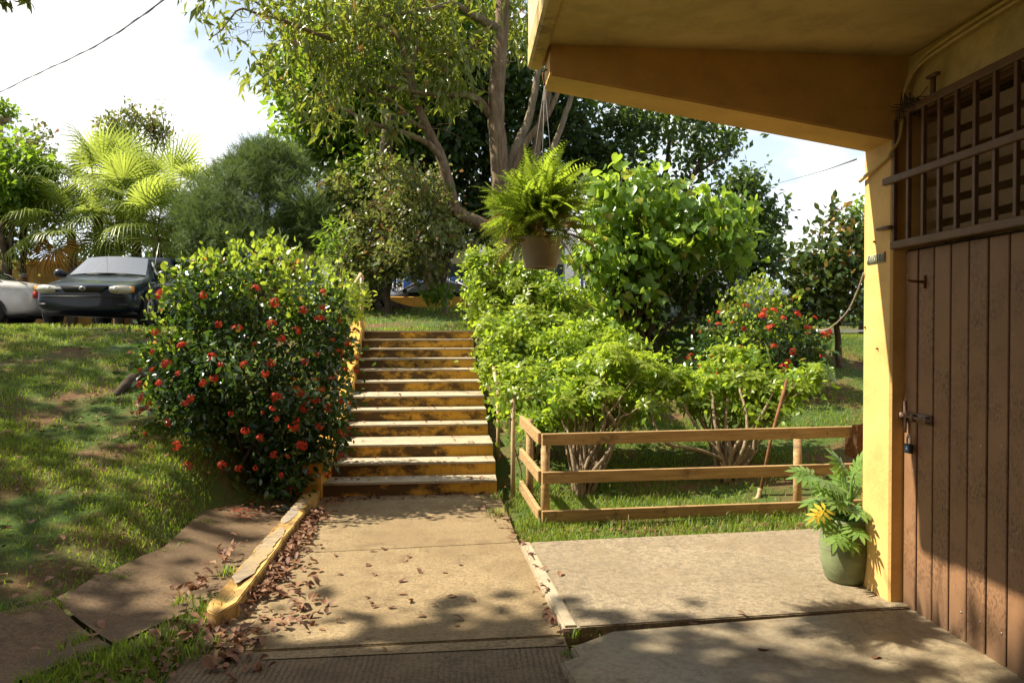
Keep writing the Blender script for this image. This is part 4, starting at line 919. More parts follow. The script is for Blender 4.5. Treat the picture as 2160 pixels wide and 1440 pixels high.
r2 = [blob(1600, 720, 10.6, 120, 80, 0.6), blob(1530, 740, 10.5, 70, 60, 0.4), blob(1680, 730, 10.6, 65, 70, 0.45), blob(1600, 790, 10.4, 110, 60, 0.5)]
r2n = [blob(1590, 660, 10.6, 75, 70, 0.5), blob(1600, 620, 10.6, 45, 40, 0.3), blob(1540, 690, 10.5, 60, 45, 0.4), blob(1660, 670, 10.6, 50, 55, 0.4), blob(1700, 720, 10.6, 40, 40, 0.3)]
ixora('smaller red-flowered bush on the right bank near the pillar', (W(1610, 800, 10.6).x, 10.6, th(W(1610, 800, 10.6).x, 10.6)), r2, 420, 0.078, 50, 0.048, r2n, 190, lambda C: np.ones(len(C), bool))
yb_ = thing('variegated_bush', 'small yellow green bush behind the flowering bush by the stair top', 'bush', tuple(W(720, 700, 11.5)))
crown(yb_, [blob(715, 620, 11.5, 50, 40, 0.4), blob(745, 640, 11.5, 35, 40, 0.3), blob(700, 660, 11.3, 40, 40, 0.3)], 130, 8, 0.07, 0.075, OVAL3, M['lf_scheff'], droop=0.1, shell=0.4, nparts=150, rest='inner_foliage')
crown(yb_, [blob(700, 490, 11.6, 25, 30, 0.25), blob(690, 530, 11.6, 30, 25, 0.25)], 30, 7, 0.07, 0.12, LONG2, M['lf_dense'], droop=0.0, shell=0.3, rest='leafy_shoot')
mb = MB()
for (u, v) in ((715, 620), (745, 640), (700, 660), (702, 480), (690, 530)): limb(mb, W(720, 730, 11.5), W(u, v, 11.55), 0.015, 0.006)
mb.build('stems', M['stem'], yb_, smooth=True)

# ------------------------------------------------------------------ variegated hedge shrubs
def rosette(seed, mat, nl=8):
    r = np.random.default_rng(seed); lf = oval(0.20, 0.05, 0.22, 3, pw=1.15); mb = MB()
    for k in range(nl):
        a = k / nl * 2 * math.pi + r.uniform(-0.2, 0.2); el = r.uniform(-0.15, 0.55); s = r.uniform(0.8, 1.1)
        d = np.array([math.cos(a) * math.cos(el), math.sin(a) * math.cos(el), math.sin(el)]); Mx = frames(d[None], np.array([[0, 0, 1.0]]))[0]
        mb.add((lf[0] @ Mx.T) * s + d * 0.12, lf[1])
    me = mb.mesh('leaf_whorl'); me.materials.append(mat); return me
ros = [rosette(i, M['lf_scheff']) for i in range(4)] + [rosette(7, M['lf_scheff_g'])]
ros_g = [rosette(11, M['lf_scheff_g']), rosette(12, M['lf_scheff'])]
def scheff(label, base, blobs, n, size, stems=True, forks=()):
    t = thing('hedge_shrub', label, 'shrub', base, group='variegated hedge shrubs right of the stairs')
    n = int(n * 1.9); C, Dn = scatter(lumpy(blobs, 3), n, 0.4); up = unit(Dn * 0.75 + np.array([0, 0, 0.75]) + rng.normal(0, 0.25, C.shape)); X = unit(np.cross(up, rng.normal(size=up.shape))); Mx = np.stack([X, np.cross(up, X), up], -1)
    n_ = 0; S = size * 0.76 * (1 + rng.normal(0, 0.22, n)).clip(0.6, 1.5)
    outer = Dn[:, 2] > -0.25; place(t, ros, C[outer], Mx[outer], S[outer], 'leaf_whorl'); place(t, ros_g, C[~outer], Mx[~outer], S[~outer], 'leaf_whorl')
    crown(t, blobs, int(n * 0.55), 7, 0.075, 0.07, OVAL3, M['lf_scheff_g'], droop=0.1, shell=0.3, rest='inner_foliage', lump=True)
    mb = MB(); b0 = np.array(base)
    for i in rng.choice(n, min(n, 26), replace=False): limb(mb, b0 + rng.normal(0, 0.05, 3) * [1, 1, 0], C[i], 0.018, 0.006, 0.22, 5, 6)
    for pts in forks: P = smoothpts(pxline(pts), 4, 0.003); mb.tube(P, np.linspace(0.022, 0.012, len(P)), 7)
    mb.build('stems', M['stem'], t, smooth=True); return t
def gq(u, Y): p = W(u, 800, Y); return (p.x, Y, th(p.x, Y) - 0.02)
scheff('tallest hedge shrub at the stair top, left of the hanging pot', gq(1035, 12), [blob(1030, 590, 12, 46, 70, 0.45), blob(1012, 640, 12, 32, 70, 0.35), blob(1060, 660, 11.8, 50, 60, 0.4), blob(1000, 545, 12, 18, 25, 0.2)], 230, 0.115)
scheff('hedge shrub just below the hanging pot', gq(1130, 11.5), [blob(1130, 620, 11.5, 80, 50, 0.55), blob(1100, 590, 11.7, 60, 50, 0.4), blob(1190, 640, 11.4, 60, 40, 0.4), blob(1140, 680, 11.2, 90, 40, 0.5)], 250, 0.115)
scheff('hedge shrub halfway down against the handrail', gq(1080, 10.2), [blob(1070, 700, 10.6, 60, 50, 0.5), blob(1070, 730, 10.2, 55, 60, 0.45), blob(1035, 770, 10, 30, 50, 0.25), blob(1110, 760, 10, 60, 50, 0.4)], 200, 0.105)
scheff('hedge shrub with spreading top between handrail and open bank', gq(1200, 10), [blob(1270, 760, 9.6, 70, 45, 0.45), blob(1190, 730, 10, 75, 50, 0.5), blob(1240, 700, 10.2, 45, 35, 0.35), blob(1170, 790, 9.6, 70, 45, 0.45)], 270, 0.105)
scheff('hedge shrub behind the fence corner post', gq(1130, 8.5), [blob(1070, 850, 8.6, 25, 50, 0.2), blob(1115, 830, 8.6, 60, 50, 0.4), blob(1160, 850, 8.4, 60, 45, 0.4), blob(1080, 790, 8.9, 35, 45, 0.25), blob(1130, 890, 8.1, 50, 30, 0.3)], 170, 0.10)
scheff('open-stemmed hedge shrub behind the left half of the fence', gq(1230, 7.6), [blob(1310, 770, 8.4, 85, 60, 0.5), blob(1230, 790, 8.5, 70, 50, 0.4), blob(1330, 850, 8.1, 70, 35, 0.4), blob(1260, 830, 8.1, 80, 45, 0.45), blob(1380, 800, 8.3, 55, 45, 0.4), blob(1320, 720, 8.6, 40, 30, 0.3), blob(1200, 850, 8.0, 50, 45, 0.35)], 320, 0.10,
       forks=([(1222, 1060, 7.5), (1228, 1000, 7.5), (1260, 930, 7.7), (1290, 860, 7.9)], [(1226, 1050, 7.5), (1210, 980, 7.5), (1195, 900, 7.7)], [(1228, 1020, 7.5), (1285, 950, 7.6), (1300, 905, 7.7)], [(1300, 900, 7.7), (1270, 840, 7.9), (1330, 880, 7.8)], [(1222, 1050, 7.5), (1235, 960, 7.6), (1222, 920, 7.6)]))
scheff('wide hedge shrub with bare forked stems behind the right half of the fence', gq(1535, 7.9), [blob(1540, 800, 8.5, 100, 55, 0.5), blob(1470, 830, 8.3, 50, 45, 0.4), blob(1640, 820, 8.4, 85, 45, 0.45), blob(1700, 800, 8.5, 50, 35, 0.3), blob(1550, 750, 8.7, 60, 30, 0.35), blob(1600, 870, 8.2, 80, 35, 0.4), blob(1430, 800, 8.4, 35, 30, 0.3)], 290, 0.105,
       forks=([(1530, 1020, 7.8), (1520, 960, 7.8), (1470, 900, 7.9), (1440, 850, 8.0)], [(1535, 1020, 7.8), (1545, 950, 7.8), (1590, 900, 7.9), (1620, 850, 8.0)], [(1530, 1010, 7.8), (1515, 940, 7.8), (1505, 870, 7.9), (1500, 820, 8.1)], [(1525, 970, 7.8), (1480, 950, 7.7), (1400, 930, 7.7), (1370, 860, 7.9)], [(1540, 1000, 7.8), (1570, 940, 7.8), (1575, 880, 7.9), (1560, 820, 8.1)], [(1545, 960, 7.8), (1530, 900, 7.9), (1535, 840, 8.1)]))
stk = thing('garden_stake', 'leaning reddish brown stick standing among the hedge stems', 'stake', tuple(W(1590, 1040, 7.55)))
MB().tube([W(1602, 1048, 7.55), W(1625, 930, 7.6), W(1660, 800, 7.7)], [0.017, 0.017, 0.016], 8).build('stick', M['rust'], stk, smooth=True)
MB().tube(smoothpts([W(1603, 1030, 7.53), W(1598, 1050, 7.5), W(1580, 1058, 7.45), W(1574, 1055, 7.45)], 4), [0.022] * 13, 8).build('pale_foot', M['pipe'], stk, smooth=True)
sap = thing('compound_leaf_sapling', 'young sapling with drooping paired leaves by the handrail post', 'sapling', (h0.x + 0.06, h0.y + 0.05, -0.05))
P = []; D = []
for (u0, v0, u1, v1, dY) in ((1085, 830, 1180, 815, 0.0), (1090, 850, 1210, 870, 0.05), (1085, 830, 1060, 850, 0.0)):
    for k in range(6):
        for s in (1, -1):
            t = (k + 0.7) / 6; p = W(u0 + (u1 - u0) * t, v0 + (v1 - v0) * t - 14 * math.sin(3 * t), h0.y - 0.02 + dY); P.append(list(p)); D.append([0.25 * (1 if u1 > u0 else -1), s * 0.5, -0.8 + 0.3 * s])
P = np.array(P); D = np.array(D) + rng.normal(0, 0.15, P.shape); N = np.tile([[0.1, -0.75, 0.5]], (len(P), 1)) + rng.normal(0, 0.2, P.shape)
leafset(sap, oval(0.25, 0.05, 0.1), P, D, N, np.full(len(P), 0.095), M['lf_heart'], len(P))
mb = MB(); a = W(1085, 832, h0.y)
limb(mb, (h0.x + 0.06, h0.y + 0.05, -0.1), a, 0.009, 0.006)
for (u1, v1) in ((1180, 815), (1210, 870), (1060, 850)): limb(mb, a, W(u1, v1, h0.y), 0.005, 0.002, 0.1, 3, 5)
mb.build('stems', M['stem'], sap, smooth=True)

# ------------------------------------------------------------------ heart-leaved shrub, right shrub
HT = thing('heart_leaf_shrub', 'big shrub with bright heart-shaped leaves behind the hedge', 'shrub', gq(1330, 12.5))
HB = [blob(1290, 430, 12, 80, 65, 0.7), blob(1380, 420, 12, 80, 60, 0.7), blob(1330, 520, 12, 100, 80, 0.8), blob(1450, 480, 12, 90, 70, 0.7), blob(1540, 470, 12, 55, 60, 0.5), blob(1260, 560, 12, 65, 70, 0.6), blob(1420, 560, 12, 90, 70, 0.7), blob(1330, 630, 11.8, 90, 60, 0.7), blob(1550, 440, 12, 35, 35, 0.3), blob(1255, 400, 12, 35, 35, 0.3), blob(1470, 430, 12, 40, 40, 0.3), blob(1290, 380, 12, 40, 30, 0.3), blob(1540, 520, 12, 40, 45, 0.4)]
C, Dn = scatter(lumpy(HB, 4), 640, 0.4); P, O = clusters(C, Dn, 5, 0.13); n = len(P)
D = O * 0.35 + rng.normal(0, 0.45, (n, 3)) + np.array([0, 0, -0.7]); N = O * 0.7 + rng.normal(0, 0.6, (n, 3)) + np.array([0, -0.1, 0.45])
leafset(HT, HEART, P, D, N, 0.128 * (1 + rng.normal(0, 0.32, n)).clip(0.4, 1.7), M['lf_heart'], 300, rest='inner_foliage')
crown(HT, [blob(1400, 650, 12.6, 150, 50, 0.8), blob(1340, 560, 12.7, 130, 80, 0.6), blob(1470, 560, 12.8, 90, 60, 0.6)], 300, 6, 0.12, 0.14, LEAF2, M['lf_dark'], shell=0.2, rest='shaded_foliage')
mb = MB(); b0 = np.array(gq(1345, 12.3))
for i in rng.choice(len(C), 45, replace=False): limb(mb, b0 + rng.normal(0, 0.15, 3) * [1, 1, 0], C[i], 0.035, 0.006, 0.15, 5, 6)
mb.build('stems', M['bark_dark'], HT, smooth=True)
bushy('twiggy_bush', 'dark twiggy bush beside the heart-leaved shrub', gq(1450, 12.8), [blob(1470, 620, 12.8, 60, 55, 0.5), blob(1530, 600, 12.8, 70, 50, 0.5), blob(1420, 610, 12.8, 50, 60, 0.5)], 170, 8, 0.10, 0.10, LEAF2, M['lf_dark'], 'bark_pale', 0.035, nlimb=None, cat='bush', shell=0.2)
RS = bushy('glossy_shrub', 'upright glossy-leaved shrub with dark trunk beside the pillar', gp(1775, 11.6),
      [blob(1760, 540, 11.6, 70, 50, 0.5), blob(1720, 590, 11.6, 55, 50, 0.45), blob(1790, 600, 11.6, 60, 55, 0.5), blob(1780, 490, 11.6, 45, 40, 0.35), blob(1765, 460, 11.6, 16, 28, 0.15), blob(1700, 560, 11.6, 35, 35, 0.3), blob(1730, 630, 11.7, 70, 30, 0.4), blob(1830, 540, 11.6, 60, 80, 0.5), blob(1680, 610, 11.6, 40, 40, 0.35), blob(1700, 650, 11.6, 50, 30, 0.35), blob(1800, 650, 11.7, 40, 25, 0.3)],
      400, 8, 0.10, 0.115, OVAL3, M['lf_glossy'], 'bark_dark', 0.06, shell=0.4, nparts=220, cat='shrub', droop=-0.1)
bushy('broadleaf_tree', 'tree top with pinkish blooms partly hidden by the pillar', gp(1835, 19), [blob(1825, 500, 19, 25, 60, 0.6), blob(1815, 440, 19, 12, 22, 0.3), blob(1850, 520, 19, 60, 80, 1)], 160, 9, 0.14, 0.15, LEAF2, M['lf_dense'], shell=0.3)

# ------------------------------------------------------------------ hanging fern
hk0 = W(1146, 152, 4.42); pc = W(1140, 530, 4.45)
HP = thing('hanging_fern', 'fern in a dusty white pot hanging from the roof beam', 'hanging plant', (pc.x, 4.45, pc.z))
ptop, pbot = W(1140, 500, 4.45).z, W(1140, 566, 4.45).z
def lathe(prof, n=28, c=(0, 0)):
    V = []; F = []
    for (r, z) in prof: V += [[c[0] + r * math.cos(2 * math.pi * k / n), c[1] + r * math.sin(2 * math.pi * k / n), z] for k in range(n)]
    for i in range(len(prof) - 1):
        for k in range(n): q = (k + 1) % n; F.append([i * n + k, i * n + q, (i + 1) * n + q, (i + 1) * n + k])
    return V, F
MB().add(*lathe([(0.0, pbot), (0.088, pbot), (0.093, pbot + 0.008), (0.112, ptop - 0.02), (0.119, ptop - 0.018), (0.119, ptop), (0.110, ptop), (0.100, ptop - 0.03), (0.0, ptop - 0.03)], c=(pc.x, 4.45))).build('pot', M['pot_white'], HP, smooth=False)
for a in (0.4, 2.5, 4.6):
    MB().tube([(pc.x + 0.115 * math.cos(a), 4.45 + 0.115 * math.sin(a), ptop - 0.01), (hk0.x + 0.01, 4.44, hk0.z - 0.06)], 0.0022, 5).build('hanger_wire', M['cable'], HP)
MB().tube(smoothpts([(0.49, 4.44, hk0.z + 0.02), (0.46, 4.44, hk0.z + 0.015), (0.45, 4.44, hk0.z - 0.02), (hk0.x + 0.012, 4.44, hk0.z - 0.07)], 4), 0.005, 6).build('hook', M['rust'], HP)
def frond(seed, n=26, droop=0.6, mat='lf_fern'):
    r = np.random.default_rng(seed); V = []; F = []; pts = []
    for i in range(n + 1): t = i / n; pts.append(np.array([0.14 * math.sin(2.2 * t + seed) - 0.14 * math.sin(seed), t * (1 - 0.12 * t), 0.20 * t - droop * t * t]))
    mb = MB(); mb.tube(pts[::3], np.linspace(0.008, 0.003, len(pts[::3])), 4)
    lf = oval(0.14, 0.02, 0.10, 2)
    for i in range(2, n):
        t = i / n; ln = r.uniform(0.85, 1.15) * 0.17 * math.sin(math.pi * (0.1 + 0.87 * t)) ** 0.7 * (1 - 0.35 * t); tg = unit(pts[i + 1] - pts[i - 1])
        for s in (1, -1):
            d = unit(np.array([s, 0.25, -0.12 + r.normal(0, 0.1)]) + tg * 0.25); Mx = frames(d[None], np.array([[r.normal(0, 0.15), 0, 1.0]]))[0]
            mb.add((lf[0] @ Mx.T) * ln + pts[i], lf[1])
    me = mb.mesh('frond'); me.materials.append(M[mat]); return me
fm = [frond(i, droop=(0.25, 0.6, 0.95, 0.45)[i % 4]) for i in range(8)]; fmd = [frond(20 + i, droop=1.1, mat='lf_fern_dry') for i in range(2)]
def fern_fronds(meshes, n, e0, e1, s0, s1):
    az = rng.random(n) * 2 * math.pi; el = R(e0) + R(e1 - e0) * rng.random(n)
    D = np.stack([np.cos(az) * np.cos(el), np.sin(az) * np.cos(el), np.sin(el)], 1) + rng.normal(0, 0.22, (n, 3)); base = np.array([pc.x, 4.45, ptop + 0.05]) + unit(D + rng.normal(0, 0.5, D.shape)) * np.array([0.16, 0.16, 0.14]) * rng.random((n, 1)) + np.array([0, 0, 0.08]) * rng.random((n, 1)) * np.clip(np.sin(el), 0, 1)[:, None]
    N = np.stack([-np.cos(az) * np.sin(el), -np.sin(az) * np.sin(el), np.cos(el)], 1) + rng.normal(0, 0.7, (n, 3)); place(HP, meshes, base, frames(D, N), rng.uniform(s0, s1, n), 'frond')
fern_fronds(fm, 100, 35, 88, 0.20, 0.42); fern_fronds(fm, 190, 2, 60, 0.17, 0.33); fern_fronds(fm[1:4] + fmd, 26, -20, 20, 0.2, 0.32); fern_fronds(fmd, 8, -10, 20, 0.22, 0.34)
MB().tube(smoothpts([(pc.x - 0.02, 4.34, ptop - 0.01), (pc.x - 0.022, 4.33, ptop + 0.06), (pc.x - 0.02, 4.34, ptop + 0.1)], 4), 0.017, 8).build('dry_rhizome', M['rust'], HP, smooth=True)

# ------------------------------------------------------------------ potted plant by the pillar
pb = G(1800, 1236, SZ); PP = thing('potted_plant', 'lobed-leaf plant in a weathered green barrel pot beside the pillar', 'potted plant', (pb.x + 0.01, pb.y + 0.1, SZ))
cx, cy = pb.x + 0.02, pb.y + 0.12
MB().add(*lathe([(0.0, SZ), (0.115, SZ), (0.13, SZ + 0.02), (0.155, SZ + 0.12), (0.163, SZ + 0.2), (0.158, SZ + 0.28), (0.145, SZ + 0.37), (0.148, SZ + 0.39), (0.137, SZ + 0.395), (0.128, SZ + 0.35), (0.0, SZ + 0.34)], 32, (cx, cy))).build('pot', M['pot_green'], PP, smooth=True)
MB().add(*lathe([(0.1635, SZ + 0.205), (0.165, SZ + 0.209), (0.1635, SZ + 0.213)], 32, (cx, cy))).build('pot_band', M['pot_green'], PP)
def lobed(seed, nl=5):
    r = np.random.default_rng(seed); mb = MB(); lf = oval(0.17, 0.03, 0.14, 3, pw=0.8)
    mb.add([[0, 0, 0], [0.14, 0.35, 0.01], [0, 0.8, -0.06], [-0.14, 0.35, 0.01]], [[0, 1, 2, 3]])
    for s in (1, -1):
        for k in range(nl):
            t = k / nl; a = s * (R(118) - R(95) * t); d = np.array([math.sin(a), math.cos(a), -0.1 - 0.1 * t]); Mx = frames(unit(d)[None], np.array([[0, 0, 1.0]]))[0]
            mb.add((lf[0] @ Mx.T) * (0.55 - 0.12 * abs(t - 0.4)) * r.uniform(0.9, 1.1) + np.array([0, 0.62 * t, 0.003 * k]), lf[1])
    Mx = frames(np.array([[0, 1, -0.15]]), np.array([[0, 0, 1.0]]))[0]; mb.add((lf[0] @ Mx.T) * 0.5 + np.array([0, 0.62, 0]), lf[1])
    return mb.mesh('leaf')
lm = [lobed(i) for i in range(4)]; [m_.materials.append(M['lf_phil']) for m_ in lm]; ly = lobed(8, 4); ly.materials.append(M['lf_phil_y'])
stm = MB(); base = np.array([cx, cy, SZ + 0.35])
spec = [(1755, 1020, -0.05, (-0.7, -0.4, 0.25), 0.2), (1720, 1010, 0, (-0.9, 0, 0.1), 0.17), (1800, 1000, 0.05, (0.2, -0.3, 0.6), 0.18), (1775, 1060, -0.1, (-0.5, -0.5, 0.0), 0.16), (1735, 1055, 0.05, (-0.9, -0.2, -0.1), 0.16), (1770, 1120, -0.14, (-0.5, -0.7, -0.35), 0.18), (1800, 1110, -0.16, (-0.1, -0.9, -0.2), 0.17), (1820, 1070, -0.1, (0.3, -0.7, -0.4), 0.17), (1755, 1090, -0.05, (-0.8, -0.4, -0.3), 0.16), (1790, 1040, 0.1, (-0.2, 0.3, 0.5), 0.17), (1815, 1030, 0.12, (0.4, 0.3, 0.4), 0.16), (1765, 1040, 0.1, (-0.6, 0.4, 0.2), 0.17), (1735, 1085, -0.06, (-0.9, -0.3, -0.3), 0.13), (1800, 1075, -0.12, (0.0, -0.9, -0.1), 0.16), (1780, 990, 0.08, (-0.4, 0.1, 0.6), 0.16), (1818, 1100, -0.1, (0.5, -0.6, -0.5), 0.15), (1790, 1130, -0.12, (-0.2, -0.8, -0.5), 0.14)]
spec += [(u + random.uniform(-14, 14), v + random.uniform(-16, 16), dy + 0.04, tuple(np.array(d) + rng.normal(0, 0.3, 3)), s * 0.9) for (u, v, dy, d, s) in spec if v < 1100]
for i, (u, v, dy, d, s) in enumerate(spec):
    p = np.array(list(W(u, v, cy + dy))); d = np.array(d); Nn = np.cross(np.cross(d, [0, 0, 1.0]), d) + np.array([0, -0.5, 0.4])
    place(PP, [lm[i % 4]], p[None], frames(d[None], Nn[None]), np.array([s]), 'leaf'); stm.tube(smoothpts([base + rng.normal(0, 0.03, 3), (base + p) / 2 + np.array([0, 0, 0.05]), p], 4), 0.006, 5)
for (u, v, d, s) in ((1740, 1074, (-0.8, -0.2, -0.45), 0.13),):
    p = np.array(list(W(u, v, cy - 0.12))); d = np.array(d); o_ = place(PP, [ly], p[None], frames(d[None], np.array([[0, -0.7, 0.7]])), np.array([s]), 'leaf'); stm.tube(smoothpts([base, (base + p) / 2 + np.array([0, 0, 0.03]), p], 4), 0.006, 5)
stm.build('stalks', M['lf_phil'], PP, smooth=True)

# ------------------------------------------------------------------ walls, road and buildings beyond
def zat(v, Y): return W(1000, v, Y).z
lw = thing('boundary_wall', 'long ochre boundary wall behind the parked cars', 'wall', (W(150, 600, 22.5).x, 22.5, 1.6))
a = W(-420, 600, 22.5); b = W(640, 600, 22.5); zt = zat(556, 22.5)
bpart('wall_face', (a.x, 22.4, 1.2), (b.x, 22.62, zt - 0.09), M['left_wall'], lw); bpart('wall_cap', (a.x - 0.02, 22.34, zt - 0.088), (b.x, 22.68, zt), M['street_wall'], lw)
sw_ = thing('street_wall', 'low yellow wall along the street above the stairs', 'wall', (W(1000, 640, 21.6).x, 21.6, 1.9))
a = W(690, 640, 21.6); b = W(1262, 640, 21.6); bpart('wall_face', (a.x, 21.5, 1.4), (b.x, 21.68, zat(626, 21.6)), M['street_wall'], sw_, 0.02)
bpart('end_pier', (W(1205, 640, 21.2).x, 21.2, 1.4), (W(1252, 640, 21.2).x, 21.47, zat(613, 21.2)), M['street_wall'], sw_, 0.02)
tag(sheet('road', [(-60, 23, 1.66), (60, 23, 1.66), (60, 31, 1.66), (-60, 31, 1.66)], 4, 4, M['asphalt'], None, lambda p, s, t: np.array([p[0], p[1], 1.75])), kind='structure')
a = W(1440, 700, 15.5); tag(sheet('driveway', [(a.x, 14.6, 1.56), (a.x + 30, 13.6, 1.56), (a.x + 30, 19.5, 1.60), (a.x, 19, 1.60)], 4, 4, M['asphalt'], None), kind='structure')
tag(sheet('parking_ground', [(-32, 13.9, 1.65), (-4.9, 13.9, 1.645), (-4.9, 22.3, 1.66), (-32, 22.3, 1.66)], 4, 4, M['asphalt'], None), kind='structure')
hb_ = thing('long_building', 'pale building with blue doors across the street', 'building', (W(950, 600, 41).x, 41, 1.7)); Y = 41
blue = plain('blue_paint', (0.05, 0.12, 0.42), 0.5, 0.2); beige = plain('beige_render', (0.55, 0.48, 0.34), 0.8, 0.12); glassd = plain('dark_window_glass', (0.05, 0.06, 0.07), 0.15, 0.2, spec=0.7)
a = W(560, 600, Y); b = W(1420, 600, Y); zr = zat(520, Y)
bpart('wall', (a.x, Y, 1.5), (b.x, Y + 6, zr), beige, hb_); bpart('roof', (a.x - 0.5, Y - 1.6, zr), (b.x + 0.5, Y + 6.4, zr + 0.35), M['white'], hb_)
for u in (600, 690, 760, 850, 935, 1020, 1110, 1200, 1300): x = W(u, 600, Y - 1.3).x; bpart('column', (x - 0.22, Y - 1.5, 1.5), (x + 0.22, Y - 1.1, zr - 0.002), M['white'], hb_)
for u in (640, 725, 805, 892, 975, 1065, 1155, 1250): x = W(u, 600, Y).x; bpart('door', (x - 0.8, Y - 0.06, 1.6), (x + 0.8, Y - 0.003, 3.7), blue, hb_); bpart('window', (x - 0.8, Y - 0.05, 3.75), (x + 0.8, Y - 0.003, zr - 0.9), glassd, hb_)
bf = thing('picket_fence', 'blue metal picket fence along the far side of the street', 'fence', (W(900, 610, 32).x, 32, 1.75)); Y = 32; zt = zat(588, Y); mb = MB()
a = W(640, 600, Y); b = W(1420, 600, Y); x = a.x
while x < b.x: mb.box((x, Y, (1.7 + zt) / 2), (0.035, 0.035, zt - 1.7)); x += 0.16
white_f = plain('pale_fence_paint', (0.5, 0.52, 0.6), 0.5); o = mb.build('pickets', white_f, bf); o['kind'] = 'stuff'
for z in (1.95, zt - 0.12): bpart('rail', (a.x, Y - 0.045, z - 0.025), (b.x, Y - 0.02, z + 0.025), blue, bf)
for u in (660, 770, 860, 960, 1060, 1180, 1300, 1400): x = W(u, 600, Y).x; bpart('post', (x - 0.16, Y - 0.1, 1.6), (x + 0.16, Y + 0.12, zt + 0.05), blue, bf)
fw = tag(link('far_trees', mesh_tri('far_trees', [[0, 0, -5], [1, 0, -5], [0, 1, -5]], np.array([[0, 1, 2]])), M['lf_dark']), 'hazy line of far trees beyond the buildings', 'trees', kind='stuff')
FB = [(x, 62 + 6 * math.sin(x), 3.2 + 1.6 * math.sin(x * 0.31) + 1.2 * math.sin(x * 0.83), 4.5, 3, 3.2 + math.sin(x * 0.57)) for x in np.arange(-75, 75, 4.2)]
C, Dn = scatter(FB, 2600, 0.7); P, O = clusters(C, Dn, 6, 0.5); n = len(P)
V, F = inst(LEAF2, frames(O + rng.normal(0, 0.6, (n, 3)), rng.normal(0, 1, (n, 3)) + [0, 0, 0.6]), P, np.full(n, 0.75)); old = fw.data; fw.data = mesh_tri('far_trees', V, F); fw.data.materials.append(M['lf_dark']); bpy.data.meshes.remove(old)

# ------------------------------------------------------------------ cars
tyre_m = plain('tyre_rubber', (0.018, 0.018, 0.018), 0.85, 0.2); rim_m = plain('silver_rim', (0.5, 0.5, 0.5), 0.35, 0.15, metal=0.7)
lamp_m = plain('clear_lamp', (0.42, 0.40, 0.33), 0.12, 0.15, spec=0.8); amber = plain('amber_lens', (0.65, 0.24, 0.02), 0.2, 0.1); redl = plain('red_lens', (0.45, 0.02, 0.02), 0.2, 0.1)
blackp = plain('black_plastic', (0.012, 0.012, 0.013), 0.5, 0.2)
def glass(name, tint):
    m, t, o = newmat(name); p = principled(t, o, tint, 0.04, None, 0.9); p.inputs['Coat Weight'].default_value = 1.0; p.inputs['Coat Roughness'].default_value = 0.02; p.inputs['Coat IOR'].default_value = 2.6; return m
winm = glass('car_glass', (0.03, 0.035, 0.035)); screen_m = glass('sky_paled_windscreen', (0.17, 0.18, 0.18))  # windscreen base paled to stand in for bright sky reflected in it
def paint(name, col, metal=0.0):
    m, t, o = newmat(name); p = principled(t, o, mixc(t, ramp(t, noise(t, 5, 4), 0.35, 0.7), col, tuple(c * 0.85 for c in col)), 0.35, None, 0.25, metal); p.inputs['Coat Weight'].default_value = 0.4; p.inputs['Coat Roughness'].default_value = 0.05; return m
STN = [(-2.20, .60, .32, .55, .60, .48), (-2.16, .74, .24, .62, .665, .60), (-2.0, .81, .2, .68, .74, .66), (-1.45, .84, .2, .77, .85, .68), (-1.0, .85, .2, .86, .925, .70), (-.93, .85, .2, .875, .945, .69), (-.28, .85, .2, .92, 1.325, .575), (.2, .85, .2, .92, 1.385, .56), (.78, .85, .2, .92, 1.345, .56), (1.38, .85, .2, .93, 1.02, .66), (1.48, .85, .21, .93, 1.0, .67), (2.0, .82, .23, .89, .97, .66), (2.16, .75, .3, .74, .86, .6), (2.21, .64, .36, .6, .72, .5)]
